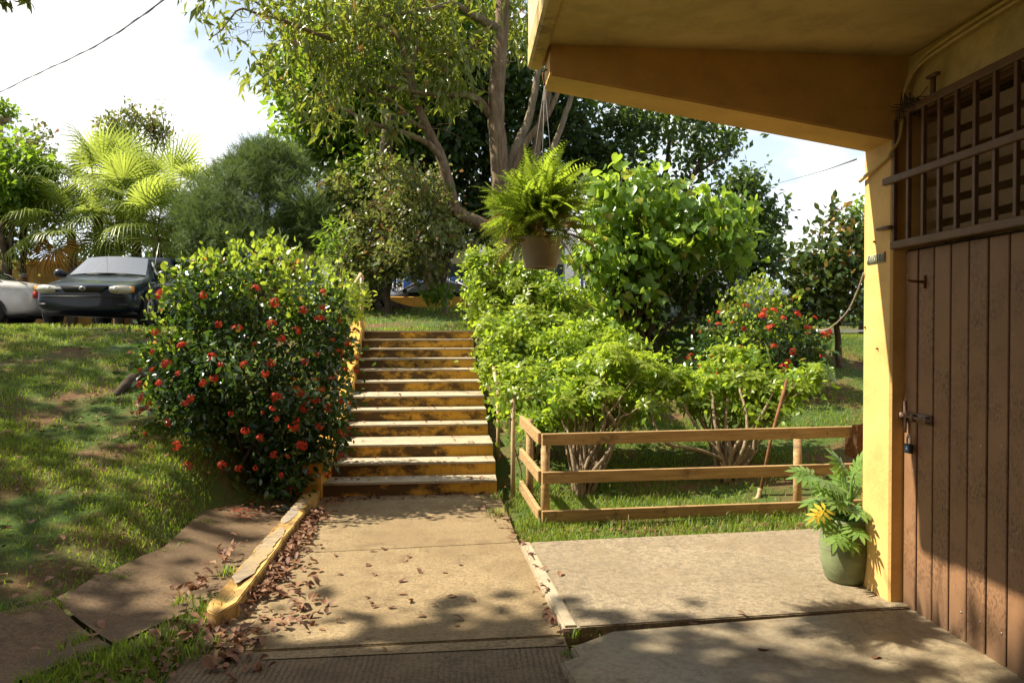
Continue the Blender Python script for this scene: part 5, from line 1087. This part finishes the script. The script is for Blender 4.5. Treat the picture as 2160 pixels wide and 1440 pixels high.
def car(name, label, loc, rz, pm_, trunk_open=False, group=None, antenna=False):
    t = thing(name, label, 'car', loc, rz, group); V = []; F = []; m = 8
    for (y, hw, zb, zs, zt, wt) in STN:
        sec = [(0, zb), (hw * .9, zb), (hw, zb + .13), (hw * 1.0, (zb + zs) / 2 + .08), (hw * .965, zs), (wt, zt), (wt * .55, zt + .018), (0, zt + .022)]
        V += [(x, y, z) for x, z in sec] + [(-x, y, z) for x, z in sec]
    for i in range(len(STN) - 1):
        for s in (0, 1):
            for k in range(m - 1):
                a = i * 16 + s * 8 + k; q = [a, a + 1, a + 17, a + 16]; F.append(q if s == 0 else q[::-1])
    for i in (0, len(STN) - 1):
        for k in range(m - 1): a = i * 16 + k; q = [a, a + 8, a + 9, a + 1]; F.append(q if i == 0 else q[::-1])
    bm = bmesh.new(); vv = [bm.verts.new(p) for p in V]
    for f in F:
        try: bm.faces.new([vv[q] for q in f])
        except ValueError: pass
    bmesh.ops.remove_doubles(bm, verts=bm.verts[:], dist=1e-4); bmesh.ops.recalc_face_normals(bm, faces=bm.faces[:])
    me = bpy.data.meshes.new('body'); bm.to_mesh(me); bm.free(); o = link('body', me, pm_, t, True, True); md = o.modifiers.new('s', 'SUBSURF'); md.levels = 2; md.render_levels = 2
    def panel(nm, pts, mat, off=0.012, par=t):
        P = [Vector(p) for p in pts]; nrm = (P[1] - P[0]).cross(P[-1] - P[0]).normalized(); c = sum(P, Vector()) / len(P)
        if nrm.dot(c - Vector((0, 0.2, 0.7))) < 0: nrm = -nrm
        bm = bmesh.new(); f = bm.faces.new([bm.verts.new(p + nrm * off) for p in P]); r_ = bmesh.ops.extrude_face_region(bm, geom=[f]); bmesh.ops.translate(bm, vec=-nrm * 0.03, verts=[g for g in r_['geom'] if isinstance(g, bmesh.types.BMVert)])
        bmesh.ops.recalc_face_normals(bm, faces=bm.faces[:]); me = bpy.data.meshes.new(nm); bm.to_mesh(me); bm.free(); return link(nm, me, mat, par, True)
    # windscreen as a curved grid
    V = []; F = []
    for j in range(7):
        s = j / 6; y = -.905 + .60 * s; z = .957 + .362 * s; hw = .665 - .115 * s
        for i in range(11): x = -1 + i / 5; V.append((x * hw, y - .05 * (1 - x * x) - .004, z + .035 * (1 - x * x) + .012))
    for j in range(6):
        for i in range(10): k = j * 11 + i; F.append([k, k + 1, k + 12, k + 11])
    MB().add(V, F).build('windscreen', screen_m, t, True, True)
    V = [];
    for j in range(5):
        s = j / 4; y = .86 + .48 * s; z = 1.325 - .29 * s; hw = .55 + .10 * s
        for i in range(9): x = -1 + i / 4; V.append((x * hw, y + .04 * (1 - x * x) + .012, z + .03 * (1 - x * x) + .012))
    F = [[j * 9 + i, j * 9 + i + 1, j * 9 + i + 10, j * 9 + i + 9] for j in range(4) for i in range(8)]
    MB().add(V, F).build('rear_window', winm, t, True, True)
    sx = lambda z: .825 - (z - .92) / (1.36 - .92) * .27
    for s in (1, -1):
        q = lambda y, z: (s * (sx(z) - 0.002), y, z)
        panel('side_window', [q(-.66, .955), q(.18, .955), q(.18, 1.29), q(-.26, 1.27)], winm)
        panel('side_window', [q(.24, .955), q(1.08, .965), q(.80, 1.25), q(.24, 1.29)], winm)
        for yw in (-1.38, 1.28):
            w = MB(); w.tube([(s * .70, yw, .31), (s * .843, yw, .31), (s * .868, yw, .31)], [.31, .31, .28], 24); wh = w.build('wheel', tyre_m, t, True, True)
            MB().tube([(s * .85, yw, .31), (s * .874, yw, .31)], [.205, .195], 20).build('rim', rim_m, wh, True)
            sp = MB()
            for k in range(5): a = k * 2 * math.pi / 5; sp.box((s * .876, yw + .11 * math.cos(a + .63), .31 + .11 * math.sin(a + .63)), (.008, .07, .07))
            sp.build('rim_gap', blackp, wh, True)
            ar = MB(); V = []; n = 18
            for k in range(n + 1):
                a = math.pi * k / n; V += [(s * .852, yw + .355 * math.cos(a), .31 + .355 * math.sin(a)), (s * .852, yw + .30 * math.cos(a), .31 + .30 * math.sin(a))]
            F = [[2 * k, 2 * k + 1, 2 * k + 3, 2 * k + 2] for k in range(n)]; ar.add(V, F).build('wheel_arch', blackp, t, True)
        MB().tube(smoothpts([(s * .80, -.70, .97), (s * .90, -.70, 1.0), (s * .99, -.68, 1.01)], 3), [.03, .05, .07, .08, .085, .08, .06], 10).build('mirror', pm_, t, True, True)
        MB().box((s * .852, .14, .80), (.014, .15, .03)).build('door_handle', blackp, t, True)
        MB().box((s * .846, -.66, .56), (.006, .008, .55)).build('door_seam', blackp, t, True)
        # lamps
        V = []; F = []
        for j in range(5):
            for i in range(9):
                a = i / 8; z = .643 + .155 * (j / 4 - .5) * (.55 + .45 * math.sin(math.pi * (.18 + .72 * a))); x = s * (.43 + .345 * a); y = -2.175 + .03 * (1 - math.sin(math.pi * j / 4)) + .27 * max(0, a - .35) ** 2; V.append((x, y - .06 - .03 * math.sin(math.pi * j / 4), z - .02 * (1 - a) * (j / 4)))
        F = [[j * 9 + i, j * 9 + i + 1, j * 9 + i + 10, j * 9 + i + 9] for j in range(4) for i in range(8)]
        hl_ = MB().add(V, F).build('headlight', lamp_m, t, True, True); MB().box((s * .755, -2.105, .643), (.075, .09, .10)).build('indicator', amber, hl_, True)
        MB().tube([(s * .53, -2.23, .64), (s * .53, -2.268, .64)], [.05, .045], 14).build('bulb_bowl', rim_m, hl_, True)
        MB().box((s * .62, 2.165, .70), (.30, .07, .13)).build('tail_light', redl, t, True)
        MB().box((s * .62, -2.17, .37), (.18, .03, .05)).build('bumper_vent', blackp, t, True)
    MB().add([(-.38, -2.215, .70), (.38, -2.215, .70), (.28, -2.24, .585), (-.28, -2.24, .585), (-.38, -2.12, .70), (.38, -2.12, .70), (.28, -2.12, .585), (-.28, -2.12, .585)], [[0, 3, 2, 1], [4, 5, 6, 7], [0, 1, 5, 4], [1, 2, 6, 5], [2, 3, 7, 6], [3, 0, 4, 7]]).build('grille', blackp, t, True)
    V, F = lathe([(.045, -.004), (.055, 0.0), (.045, .004)], 20); V = np.array(V); E = np.stack([V[:, 0] * 1.0, -2.245 + V[:, 2], .645 + V[:, 1] * .7], 1); em = MB().add(E, F)
    for sc_, dz in ((.5, .010), (1, 0)): em.add(np.stack([V[:, 0] * (.42 if sc_ == .5 else .8), -2.246 + V[:, 2], .645 + dz + V[:, 1] * (.55 if sc_ == .5 else .32)], 1), F)
    em.build('emblem', rim_m, t, True)
    MB().box((0, -2.23, .51), (1.30, .02, .018)).build('bumper_line', blackp, t, True)
    for x0 in (-.35, .12): MB().tube([(x0 + .42, -.985, .965), (x0, -.955, .975)], .010, 5).build('wiper', blackp, t, True)
    MB().box((0, 0, .24), (1.45, 3.9, .10)).build('underbody', blackp, t, True)
    if antenna: MB().tube([(.74, -.72, .98), (.80, -.50, 1.62)], .006, 5).build('antenna', rim_m, t, True)
    if trunk_open:
        V = []; F = []
        for j in range(6):
            s = j / 5; y = 1.45 + .30 * s - .08 * s * s; z = 1.02 + .46 * s + .05 * s * (1 - s)
            for i in range(9): x = -1 + i / 4; V.append((x * (.64 - .03 * s), y, z + .05 * (1 - x ** 4)))
        F = [[j * 9 + i, j * 9 + i + 1, j * 9 + i + 10, j * 9 + i + 9] for j in range(5) for i in range(8)]
        o = MB().add(V, F).build('boot_lid', pm_, t, True, True); md = o.modifiers.new('t', 'SOLIDIFY'); md.thickness = 0.06
    return t
navy = paint('dark_blue_paint', (0.004, 0.010, 0.022)); silver = paint('silver_paint', (0.52, 0.50, 0.47), 0.25); blackc = paint('black_paint', (0.01, 0.01, 0.012)); greyc = paint('grey_paint', (0.22, 0.24, 0.28), 0.3)
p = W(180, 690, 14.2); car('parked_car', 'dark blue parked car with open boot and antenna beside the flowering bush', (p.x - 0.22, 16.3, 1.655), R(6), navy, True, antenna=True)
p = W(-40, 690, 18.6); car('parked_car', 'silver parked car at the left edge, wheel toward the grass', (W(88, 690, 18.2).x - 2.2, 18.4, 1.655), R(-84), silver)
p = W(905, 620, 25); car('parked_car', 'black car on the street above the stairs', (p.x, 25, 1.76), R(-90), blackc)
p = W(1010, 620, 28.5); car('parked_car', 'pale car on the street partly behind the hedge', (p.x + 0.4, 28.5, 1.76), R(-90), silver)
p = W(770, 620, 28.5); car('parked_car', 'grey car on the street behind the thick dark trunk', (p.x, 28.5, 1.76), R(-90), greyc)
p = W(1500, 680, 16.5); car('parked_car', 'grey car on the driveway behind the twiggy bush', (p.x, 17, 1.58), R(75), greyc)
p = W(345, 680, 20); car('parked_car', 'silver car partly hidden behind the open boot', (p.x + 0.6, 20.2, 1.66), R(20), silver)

# ------------------------------------------------------------------ people behind the silver car
skin_m = plain('brown_skin', (0.22, 0.11, 0.07), 0.6, 0.15)
def person(label, loc, rz, H, shirt, hair, cap):
    t = thing('person', label, 'person', loc, rz); k = H / 1.7
    J = [(0, 0, .92), (0, 0, 1.12), (0, 0, 1.36), (0, -.01, 1.47), (0, -.02, 1.58), (0, -.01, 1.69), (.17, 0, 1.37), (.24, .02, 1.1), (.25, -.08, .86), (.25, -.12, .76), (-.17, 0, 1.37), (-.24, .02, 1.1), (-.25, -.08, .86), (-.25, -.12, .76), (.09, 0, .88), (.10, -.02, .48), (.10, .02, .08), (.10, -.12, .04), (-.09, 0, .88), (-.10, -.02, .48), (-.10, .02, .08), (-.10, -.12, .04)]
    E = [(0, 1), (1, 2), (2, 3), (3, 4), (4, 5), (2, 6), (6, 7), (7, 8), (8, 9), (2, 10), (10, 11), (11, 12), (12, 13), (0, 14), (14, 15), (15, 16), (16, 17), (0, 18), (18, 19), (19, 20), (20, 21)]
    Rr = [.13, .125, .13, .055, .095, .07, .06, .047, .037, .03, .06, .047, .037, .03, .085, .06, .042, .035, .085, .06, .042, .035]
    def skinmesh(nm, ids, grow, mat):
        mp_ = {v: i for i, v in enumerate(ids)}; me = bpy.data.meshes.new(nm); me.from_pydata([tuple(c * k for c in J[i]) for i in ids], [(mp_[a], mp_[b]) for a, b in E if a in mp_ and b in mp_], [])
        o = link(nm, me, mat, t, True); md = o.modifiers.new('skin', 'SKIN')
        for i, v in enumerate(ids): r = (Rr[v] + grow) * k; me.skin_vertices[0].data[i].radius = (r, r * (.8 if v < 3 else 1)); me.skin_vertices[0].data[i].use_root = (i == 0)
        md2 = o.modifiers.new('sub', 'SUBSURF'); md2.levels = 2; md2.render_levels = 2; md.use_smooth_shade = True; return o
    skinmesh('body', list(range(22)), 0, skin_m); skinmesh('shirt', [0, 1, 2, 6, 7, 10, 11], .016, shirt); skinmesh('trousers', [0, 14, 15, 16, 18, 19, 20], .018, blackp)
    V, F = lathe([(.0, .125), (.06, .112), (.10, .07), (.112, .01), (.108, -.03 if cap else -.07)], 18); V = np.array(V) * k + np.array([0, .005, 1.62 * k]); MB().add(V, F).build('cap' if cap else 'hair', hair, t, True, True)
    if cap: MB().box((0, -.14 * k, 1.60 * k), (.15 * k, .12 * k, .012)).build('cap_peak', hair, t, True)
redsh = plain('red_cloth', (0.35, 0.05, 0.06), 0.9, 0.2); greycap = plain('grey_cap', (0.30, 0.29, 0.28), 0.9, 0.2); darkhair = plain('dark_hair', (0.03, 0.018, 0.012), 0.8, 0.3); brsh = plain('brown_cloth', (0.20, 0.07, 0.05), 0.9, 0.2)
p = W(52, 690, 20.6); person('person in red shirt and grey cap standing behind the silver car', (p.x, 20.6, 1.66), R(20), 1.32, redsh, greycap, True)
p = W(16, 690, 20.9); person('dark-haired person at the left edge behind the silver car', (p.x, 20.9, 1.66), R(-30), 1.34, brsh, darkhair, False)

# ------------------------------------------------------------------ shade trees out of frame on the left
def shade(label, base, blobs, ncl, size, name='overhanging_tree', sprig=None):
    t = thing(name, label, 'tree', base); crown(t, blobs, ncl, 9, 0.30, size, LEAF2, M['lf_long'], droop=0.3, shell=0.0, out=0.4)
    mb = MB(); b = np.array(base); f = b + np.array([0.1, 0, 3.2]); limb(mb, b - [0, 0, 0.3], f, 0.28, 0.2, 0.05, 4, 10)
    for q in blobs: limb(mb, f, np.array(q[:3]), 0.09, 0.02, 0.15, 5, 6)
    mb.build('trunk', M['bark'], t, smooth=True)
    if sprig:
        for pts in sprig:
            pp = pxline(pts); P = smoothpts(pp, 3); n = len(P) * 3; Pp = np.repeat(P, 3, 0); D = rng.normal(0, 0.5, (n, 3)) + np.array([0.3, 0, -1.0]); N = rng.normal(0, 0.6, (n, 3)) + np.array([0, -0.8, 0.3])
            leafset(t, LONG2, Pp, D, N, rng.uniform(0.06, 0.085, n), M['lf_long'], n); MB().tube(P, 0.004, 4).build('twig', M['bark'], t)
    return t
SB = [(-6.6, 2.8, 7.2, 1.7, 1.5, 1.1), (-5.0, 3.0, 7.6, 1.5, 1.5, 0.9), (-7.6, 4.2, 7.0, 1.4, 1.1, 1.0), (-6.0, 4.6, 7.6, 1.1, 0.8, 0.8), (-4.6, 3.9, 8.0, 0.9, 0.8, 0.7), (-3.5, 3.2, 8.2, 1.1, 1.3, 0.8), (-5.6, 0.8, 7.4, 2.2, 1.4, 1.0), (-3.0, 1.0, 8.2, 1.6, 1.3, 0.8), (-8.6, 5.4, 6.6, 1.0, 0.9, 0.8)]
shade('overhanging tree whose leaf tips hang in the top left corner', (-7.2, 2.6, 0.2), SB, 1700, 0.27, sprig=[[(-20, -30, 4.6), (5, -8, 4.6), (22, 0, 4.6)], [(30, -35, 4.6), (50, -12, 4.6), (64, 4, 4.6)], [(-10, -10, 4.6), (12, 2, 4.6)]])
SB2 = [(-12.5, 9.5, 8.6, 1.8, 1.6, 1.1), (-10.6, 10.6, 9.0, 1.6, 1.3, 0.9), (-11.6, 7.8, 8.2, 1.6, 1.4, 1.0), (-9.8, 8.6, 8.6, 1.3, 1.0, 0.8), (-13.5, 11.5, 8.6, 1.6, 1.3, 0.9), (-10.4, 12.4, 8.9, 1.2, 1.1, 0.8), (-11.8, 13.2, 9.0, 1.3, 1.0, 0.8), (-9.6, 7.0, 8.4, 1.2, 0.9, 0.8), (-10.8, 6.2, 8.2, 1.2, 0.8, 0.8)]
shade('tree beyond the left edge that shades the sloping lawn', (-12, 9.4, 1.2), SB2, 430, 0.25)

# ------------------------------------------------------------------ grass and fallen leaves
def on_paving(x, y):
    m = (y > 0) & (y < 7.72) & (x > -1.36) & (x < 0.40)
    m |= (y > 4.2) & (y < sl[3].y + (x - sl[3].x) * (sl[2].y - sl[3].y) / (sl[2].x - sl[3].x)) & (x > 0.40)
    m |= (y < 4.5) & (x > 0.3)
    m |= (y >= 7.6) & (y < 12.9) & (x > -1.62) & (x < 0.45)
    m |= (x > -1.52) & (x < -1.2) & (y > 4.35) & (y < 7.8)
    m |= (x > 2.3) & (y < 4.8)
    return m
yv = np.array([2.6, 3.5, jr.y, 4.72, 5.6, 7.7]); xr_ = np.array([-2.7, -2.15, jr.x, -1.47, -1.44, -1.42]); yl = np.array([3.0, 3.9, jl.y, 4.95, 5.6, 7.7]); xl_ = np.array([-3.6, -2.9, jl.x - 0.08, -2.2, -2.05, -2.2])
def in_ditch(x, y):
    j = 0.07 * np.sin(9 * y + 3 * x) + 0.04 * np.sin(23 * y)
    return (x < np.interp(y, yv, xr_) + j * 0.6) & (x > np.interp(y, yl, xl_) + 0.05 + j) & (y < 7.7)
def patchy(x, y): return 0.5 + 0.5 * np.sin(1.9 * x + 1.3 * np.sin(1.4 * y + 0.5)) * np.cos(1.7 * y + 1.1 * np.sin(2.1 * x)) + 0.25 * np.sin(5.3 * x + 2) * np.sin(4.7 * y)
def grass(n, xr, yr, h, w, keep=0.12, tall=None):
    x = rng.uniform(*xr, n); y = rng.uniform(*yr, n)
    m = ~on_paving(x, y) & ~in_ditch(x, y) & (rng.random(n) < keep + (1 - keep) * np.clip(patchy(x, y) * 2.2 - 0.45, 0, 1)); x = x[m]; y = y[m]; n = len(x); inD = (x < np.interp(y, yv, xr_)) & (x > np.interp(y, yl, xl_)) & (y < 7.7)
    a = rng.uniform(0, 6.283, n); hh = h * rng.uniform(0.5, 1.3, n); lean = rng.uniform(0.3, 1.0, n) * hh; b = rng.uniform(0, 6.283, n)
    z = np.where(inD, 0.07, terrain(x, y)); P = np.stack([x, y, z - 0.005], 1); s = np.stack([np.cos(a), np.sin(a), 0 * a], 1) * (w / 2); l = np.stack([np.cos(b), np.sin(b), 0 * b], 1) * lean[:, None]
    up = np.array([0, 0, 1.0]); V = np.stack([P - s, P + s, P + s * 0.7 + l * 0.4 + up * (hh * 0.65)[:, None], P - s * 0.7 + l * 0.4 + up * (hh * 0.65)[:, None], P + l + up * (hh * 0.85)[:, None]], 1).reshape(-1, 3)
    o = (np.arange(n) * 5)[:, None]; F = np.vstack([o + [[0, 1, 2]], o + [[0, 2, 3]], o + [[3, 2, 4]]]); return V, F
gm = MB()
def tuft(u, v, n, rad, h, z=0.0):
    g = G(u, v, z); x = rng.normal(g.x, rad, n); y = rng.normal(g.y, rad, n); a = rng.uniform(0, 6.283, n); hh = h * rng.uniform(0.4, 1.2, n); l = np.stack([np.cos(a), np.sin(a), 0 * a], 1) * (hh * rng.uniform(0.2, 0.8, n))[:, None]; s_ = np.stack([-np.sin(a), np.cos(a), 0 * a], 1) * 0.004
    P = np.stack([x, y, np.full(n, z - 0.005)], 1); up = np.array([0, 0, 1.0]); V = np.stack([P - s_, P + s_, P + s_ * 0.8 + l * 0.4 + up * (hh * 0.65)[:, None], P - s_ * 0.8 + l * 0.4 + up * (hh * 0.65)[:, None], P + l + up * (hh * 0.8)[:, None]], 1).reshape(-1, 3)
    o = (np.arange(n) * 5)[:, None]; gm.add(V, np.vstack([o + [[0, 1, 2]], o + [[0, 2, 3]], o + [[3, 2, 4]]]))
for q in ((455, 1300, 70, 0.05, 0.13), (430, 1290, 50, 0.05, 0.12), (480, 1215, 40, 0.03, 0.1), (1212, 1336, 50, 0.03, 0.05), (1270, 1332, 30, 0.03, 0.03), (1200, 1380, 20, 0.02, 0.03), (340, 1370, 60, 0.06, 0.13), (250, 1400, 60, 0.07, 0.13), (420, 1380, 50, 0.06, 0.12), (380, 1060, 90, 0.10, 0.12, 0.15), (330, 1090, 90, 0.12, 0.10, 0.12), (1060, 1085, 70, 0.07, 0.08), (1120, 1110, 80, 0.06, 0.09), (1045, 1050, 60, 0.05, 0.08), (1150, 1095, 50, 0.05, 0.1), (1300, 1108, 60, 0.1, 0.07), (1450, 1104, 60, 0.1, 0.07), (1600, 1100, 60, 0.1, 0.07), (1690, 1095, 60, 0.08, 0.08)): tuft(*q)
for args in ((60000, (-5.2, -1.4), (3.2, 7.8), 0.050, 0.008), (50000, (-9.0, -1.8), (7.0, 13.0), 0.055, 0.010), (9000, (-2.4, -1.0), (2.8, 4.6), 0.075, 0.007), (5000, (0.40, 1.1), (6.0, 8.2), 0.06, 0.007), (30000, (0.5, 5.5), (6.0, 9.5), 0.07, 0.008), (20000, (1.2, 7.5), (9.5, 14.4), 0.065, 0.010), (22000, (-4.6, 4.5), (12.8, 21), 0.07, 0.013), (9000, (-12, -4.6), (12.6, 13.95), 0.08, 0.012)): gm.add(*grass(*args))
go = gm.build('grass', M['grass']); tag(go, 'short patchy grass on the banks and lawn', 'grass', kind='stuff')
def litter_mesh(seed):
    r = np.random.default_rng(seed); V, F = oval(r.uniform(0.2, 0.32), r.uniform(0.03, 0.16), r.uniform(-0.25, 0.25), 4, pw=r.uniform(0.9, 1.2)); V = V.copy(); V[:, 2] += 0.12 * np.sin(V[:, 1] * 5 + r.uniform(0, 6)) * r.uniform(0.2, 1); V[:, 0] += 0.08 * np.sin(V[:, 1] * 4 + r.uniform(0, 6)); V[:, 1] -= 0.5; V[:, 2] -= V[:, 2].min() - 0.02
    me = mesh_tri('fallen_leaf', V, F); me.materials.append(M['lf_litter']); return me
lms = [litter_mesh(i) for i in range(9)]; LP = []
def surf(x, y):
    if -1.3 < x < 0.42 and 7.6 < y < 12.7:
        z = 0
        for (ax, ay, bx, by, zz) in stp:
            if y > ay + (by - ay) * (x - ax) / (bx - ax) + 0.02: z = zz
        return z
    if on_paving(np.array(x), np.array(y)):
        if x > sl[3].x and y > sl[0].y + (x - sl[0].x) * 0.1: return SZ
        if x > 0.5: return 0.03
        return 0.004
    if in_ditch(np.array(x), np.array(y)): return 0.05 + 0.03
    return th(x, y) + 0.015
def drop(pts, n, spread, pile=0.0, size=(0.04, 0.075), where='on the concrete path'):
    pts = [G(*p) if len(p) == 2 else W(*p) for p in pts]
    for k in range(n):
        i = random.randrange(len(pts) - 1) if len(pts) > 1 else 0; q = pts[i].lerp(pts[min(i + 1, len(pts) - 1)], random.random()) if len(pts) > 1 else pts[0]
        x = q.x + random.gauss(0, spread); y = q.y + random.gauss(0, spread * 1.4); LP.append((x, y, surf(x, y) + random.uniform(0, pile), random.uniform(*size), pile, where))
drop([(520, 1285), (590, 1190), (640, 1130), (670, 1085)], 420, 0.05, 0.05, (0.045, 0.085), where='heaped along the yellow kerb'); drop([(560, 1260), (640, 1165)], 70, 0.08, 0.006, where='beside the heap along the kerb')
drop([(690, 1056), (800, 1052), (1040, 1042)], 75, 0.04, 0.015, (0.04, 0.065), 'at the foot of the stairs'); drop([(1020, 1075), (1075, 1105), (1100, 1150), (1160, 1290), (1185, 1350)], 60, 0.035, 0.015, (0.04, 0.07), 'in the seam between path and side slab')
drop([(300, 1400), (450, 1330), (520, 1400)], 170, 0.11, 0.03, (0.045, 0.085), where='on the grass strip below the ditch'); drop([(150, 1430), (500, 1420)], 50, 0.10, 0.012, where='on the grass strip below the ditch'); drop([(380, 1290), (430, 1250), (500, 1160)], 70, 0.05, 0.02, (0.04, 0.07), 'in the drainage ditch')
drop([(700, 1180), (1000, 1300)], 34, 0.25); drop([(560, 1330), (640, 1300), (600, 1230)], 70, 0.09, 0.02, (0.045, 0.08), 'at the near end of the kerb'); drop([(1130, 1120), (1400, 1118), (1690, 1108)], 80, 0.04, 0.012, (0.04, 0.065), 'along the grass edge in front of the fence'); drop([(1500, 1330), (1850, 1390)], 4, 0.15, where='on the smooth patio')
drop([(500, 1095), (600, 1090)], 30, 0.1, 0.01, (0.04, 0.06), 'in the ditch under the flowering bush'); drop([(1060, 960), (1080, 1040)], 30, 0.08, 0.01, (0.04, 0.06), 'beside the handrail posts')
for i in range(NR - 1):
    ax, ay, bx, by, z = stp[i]
    for k in range(9): s = random.random() ** 1.6; x = ax + 0.05 + (bx - ax) * s; y = ay + random.uniform(0.03, max(0.06, stp[i + 1][1] - ay - 0.03)); LP.append((x, y, z + 0.004, random.uniform(0.04, 0.065), 0, 'on a stair tread'))
for k in range(900):
    x = random.uniform(-5.5, -1.9); y = random.uniform(4.2, 12.5)
    if patchy(np.array(x), np.array(y)) < 0.5 or random.random() < 0.15: LP.append((x, y, th(x, y) + 0.03, random.uniform(0.045, 0.085), 0, 'on the left lawn'))
for k in range(160): x = random.uniform(0.6, 5.5); y = random.uniform(7.4, 13); LP.append((x, y, th(x, y) + 0.03, random.uniform(0.045, 0.08), 0, 'on the right bank'))
LP = [q for q in LP if not (q[0] > 0.3 and q[1] < 2)]
LA = np.array([q[:5] for q in LP]); sc_ = LA[:, 3] / np.linalg.norm(LA[:, :3] - CAMP, axis=1); order = np.argsort(-sc_)
rest = MB()
for r_, i in enumerate(order):
    x, y, z, s, pile = LA[i]; tilt = 0.35 if pile > 0.012 else 0.12
    m = Matrix.Translation((x, y, z)) @ Matrix.Rotation(random.uniform(0, 6.283), 4, 'Z') @ Matrix.Rotation(random.gauss(0, tilt), 4, 'X') @ Matrix.Rotation(random.gauss(0, tilt), 4, 'Y') @ Matrix.Scale(s, 4)
    me = lms[i % 9]
    if r_ < 300:
        o = bpy.data.objects.new('fallen_leaf', me); COL.objects.link(o); o.matrix_basis = m; tag(o, 'dry brown fallen leaf ' + LP[i][5], 'leaf', 'dry leaves ' + LP[i][5])
    else:
        Vq = np.empty(len(me.vertices) * 3, np.float32); me.vertices.foreach_get('co', Vq); Vq = Vq.reshape(-1, 3); mm = np.array(m); Fq = np.empty(len(me.loops), np.int32); me.loops.foreach_get('vertex_index', Fq); rest.add(Vq @ mm[:3, :3].T + mm[:3, 3], Fq.reshape(-1, 3))
tag(rest.build('leaf_litter', M['lf_litter']), 'scattered small dry leaves over lawn, steps and path edges', 'leaf litter', kind='stuff')
# fallen red petals by the bush
pm2 = MB()
for k in range(120):
    q = G(random.gauss(505, 18), random.gauss(1103, 6)) if k % 2 else G(random.gauss(700, 25), random.gauss(1066, 8)); pm2.add(*boxvf((q.x, q.y, surf(q.x, q.y) + 0.012), (0.016, 0.010, 0.002), random.random() * 3))
tag(pm2.build('fallen_petals', M['flower']), 'tiny red petals fallen below the flowering bush', 'petals', kind='stuff')
rl = thing('exposed_root', 'dark exposed root on the bank left of the flowering bush', 'root', (-3.6, 9.0, th(-3.6, 9.0)))
a = W(250, 850, 8.9); mb = MB(); pts = [W(240, 850, 8.7), W(265, 830, 8.9), W(290, 800, 9.2), W(300, 775, 9.5)]; pts = [(p.x, p.y, th(p.x, p.y) + dz) for p, dz in zip(pts, (-0.02, 0.06, 0.09, 0.02))]
mb.tube(smoothpts(pts, 5), np.linspace(0.04, 0.075, 16), 8).build('root_wood', M['bark_dark'], rl, smooth=True)
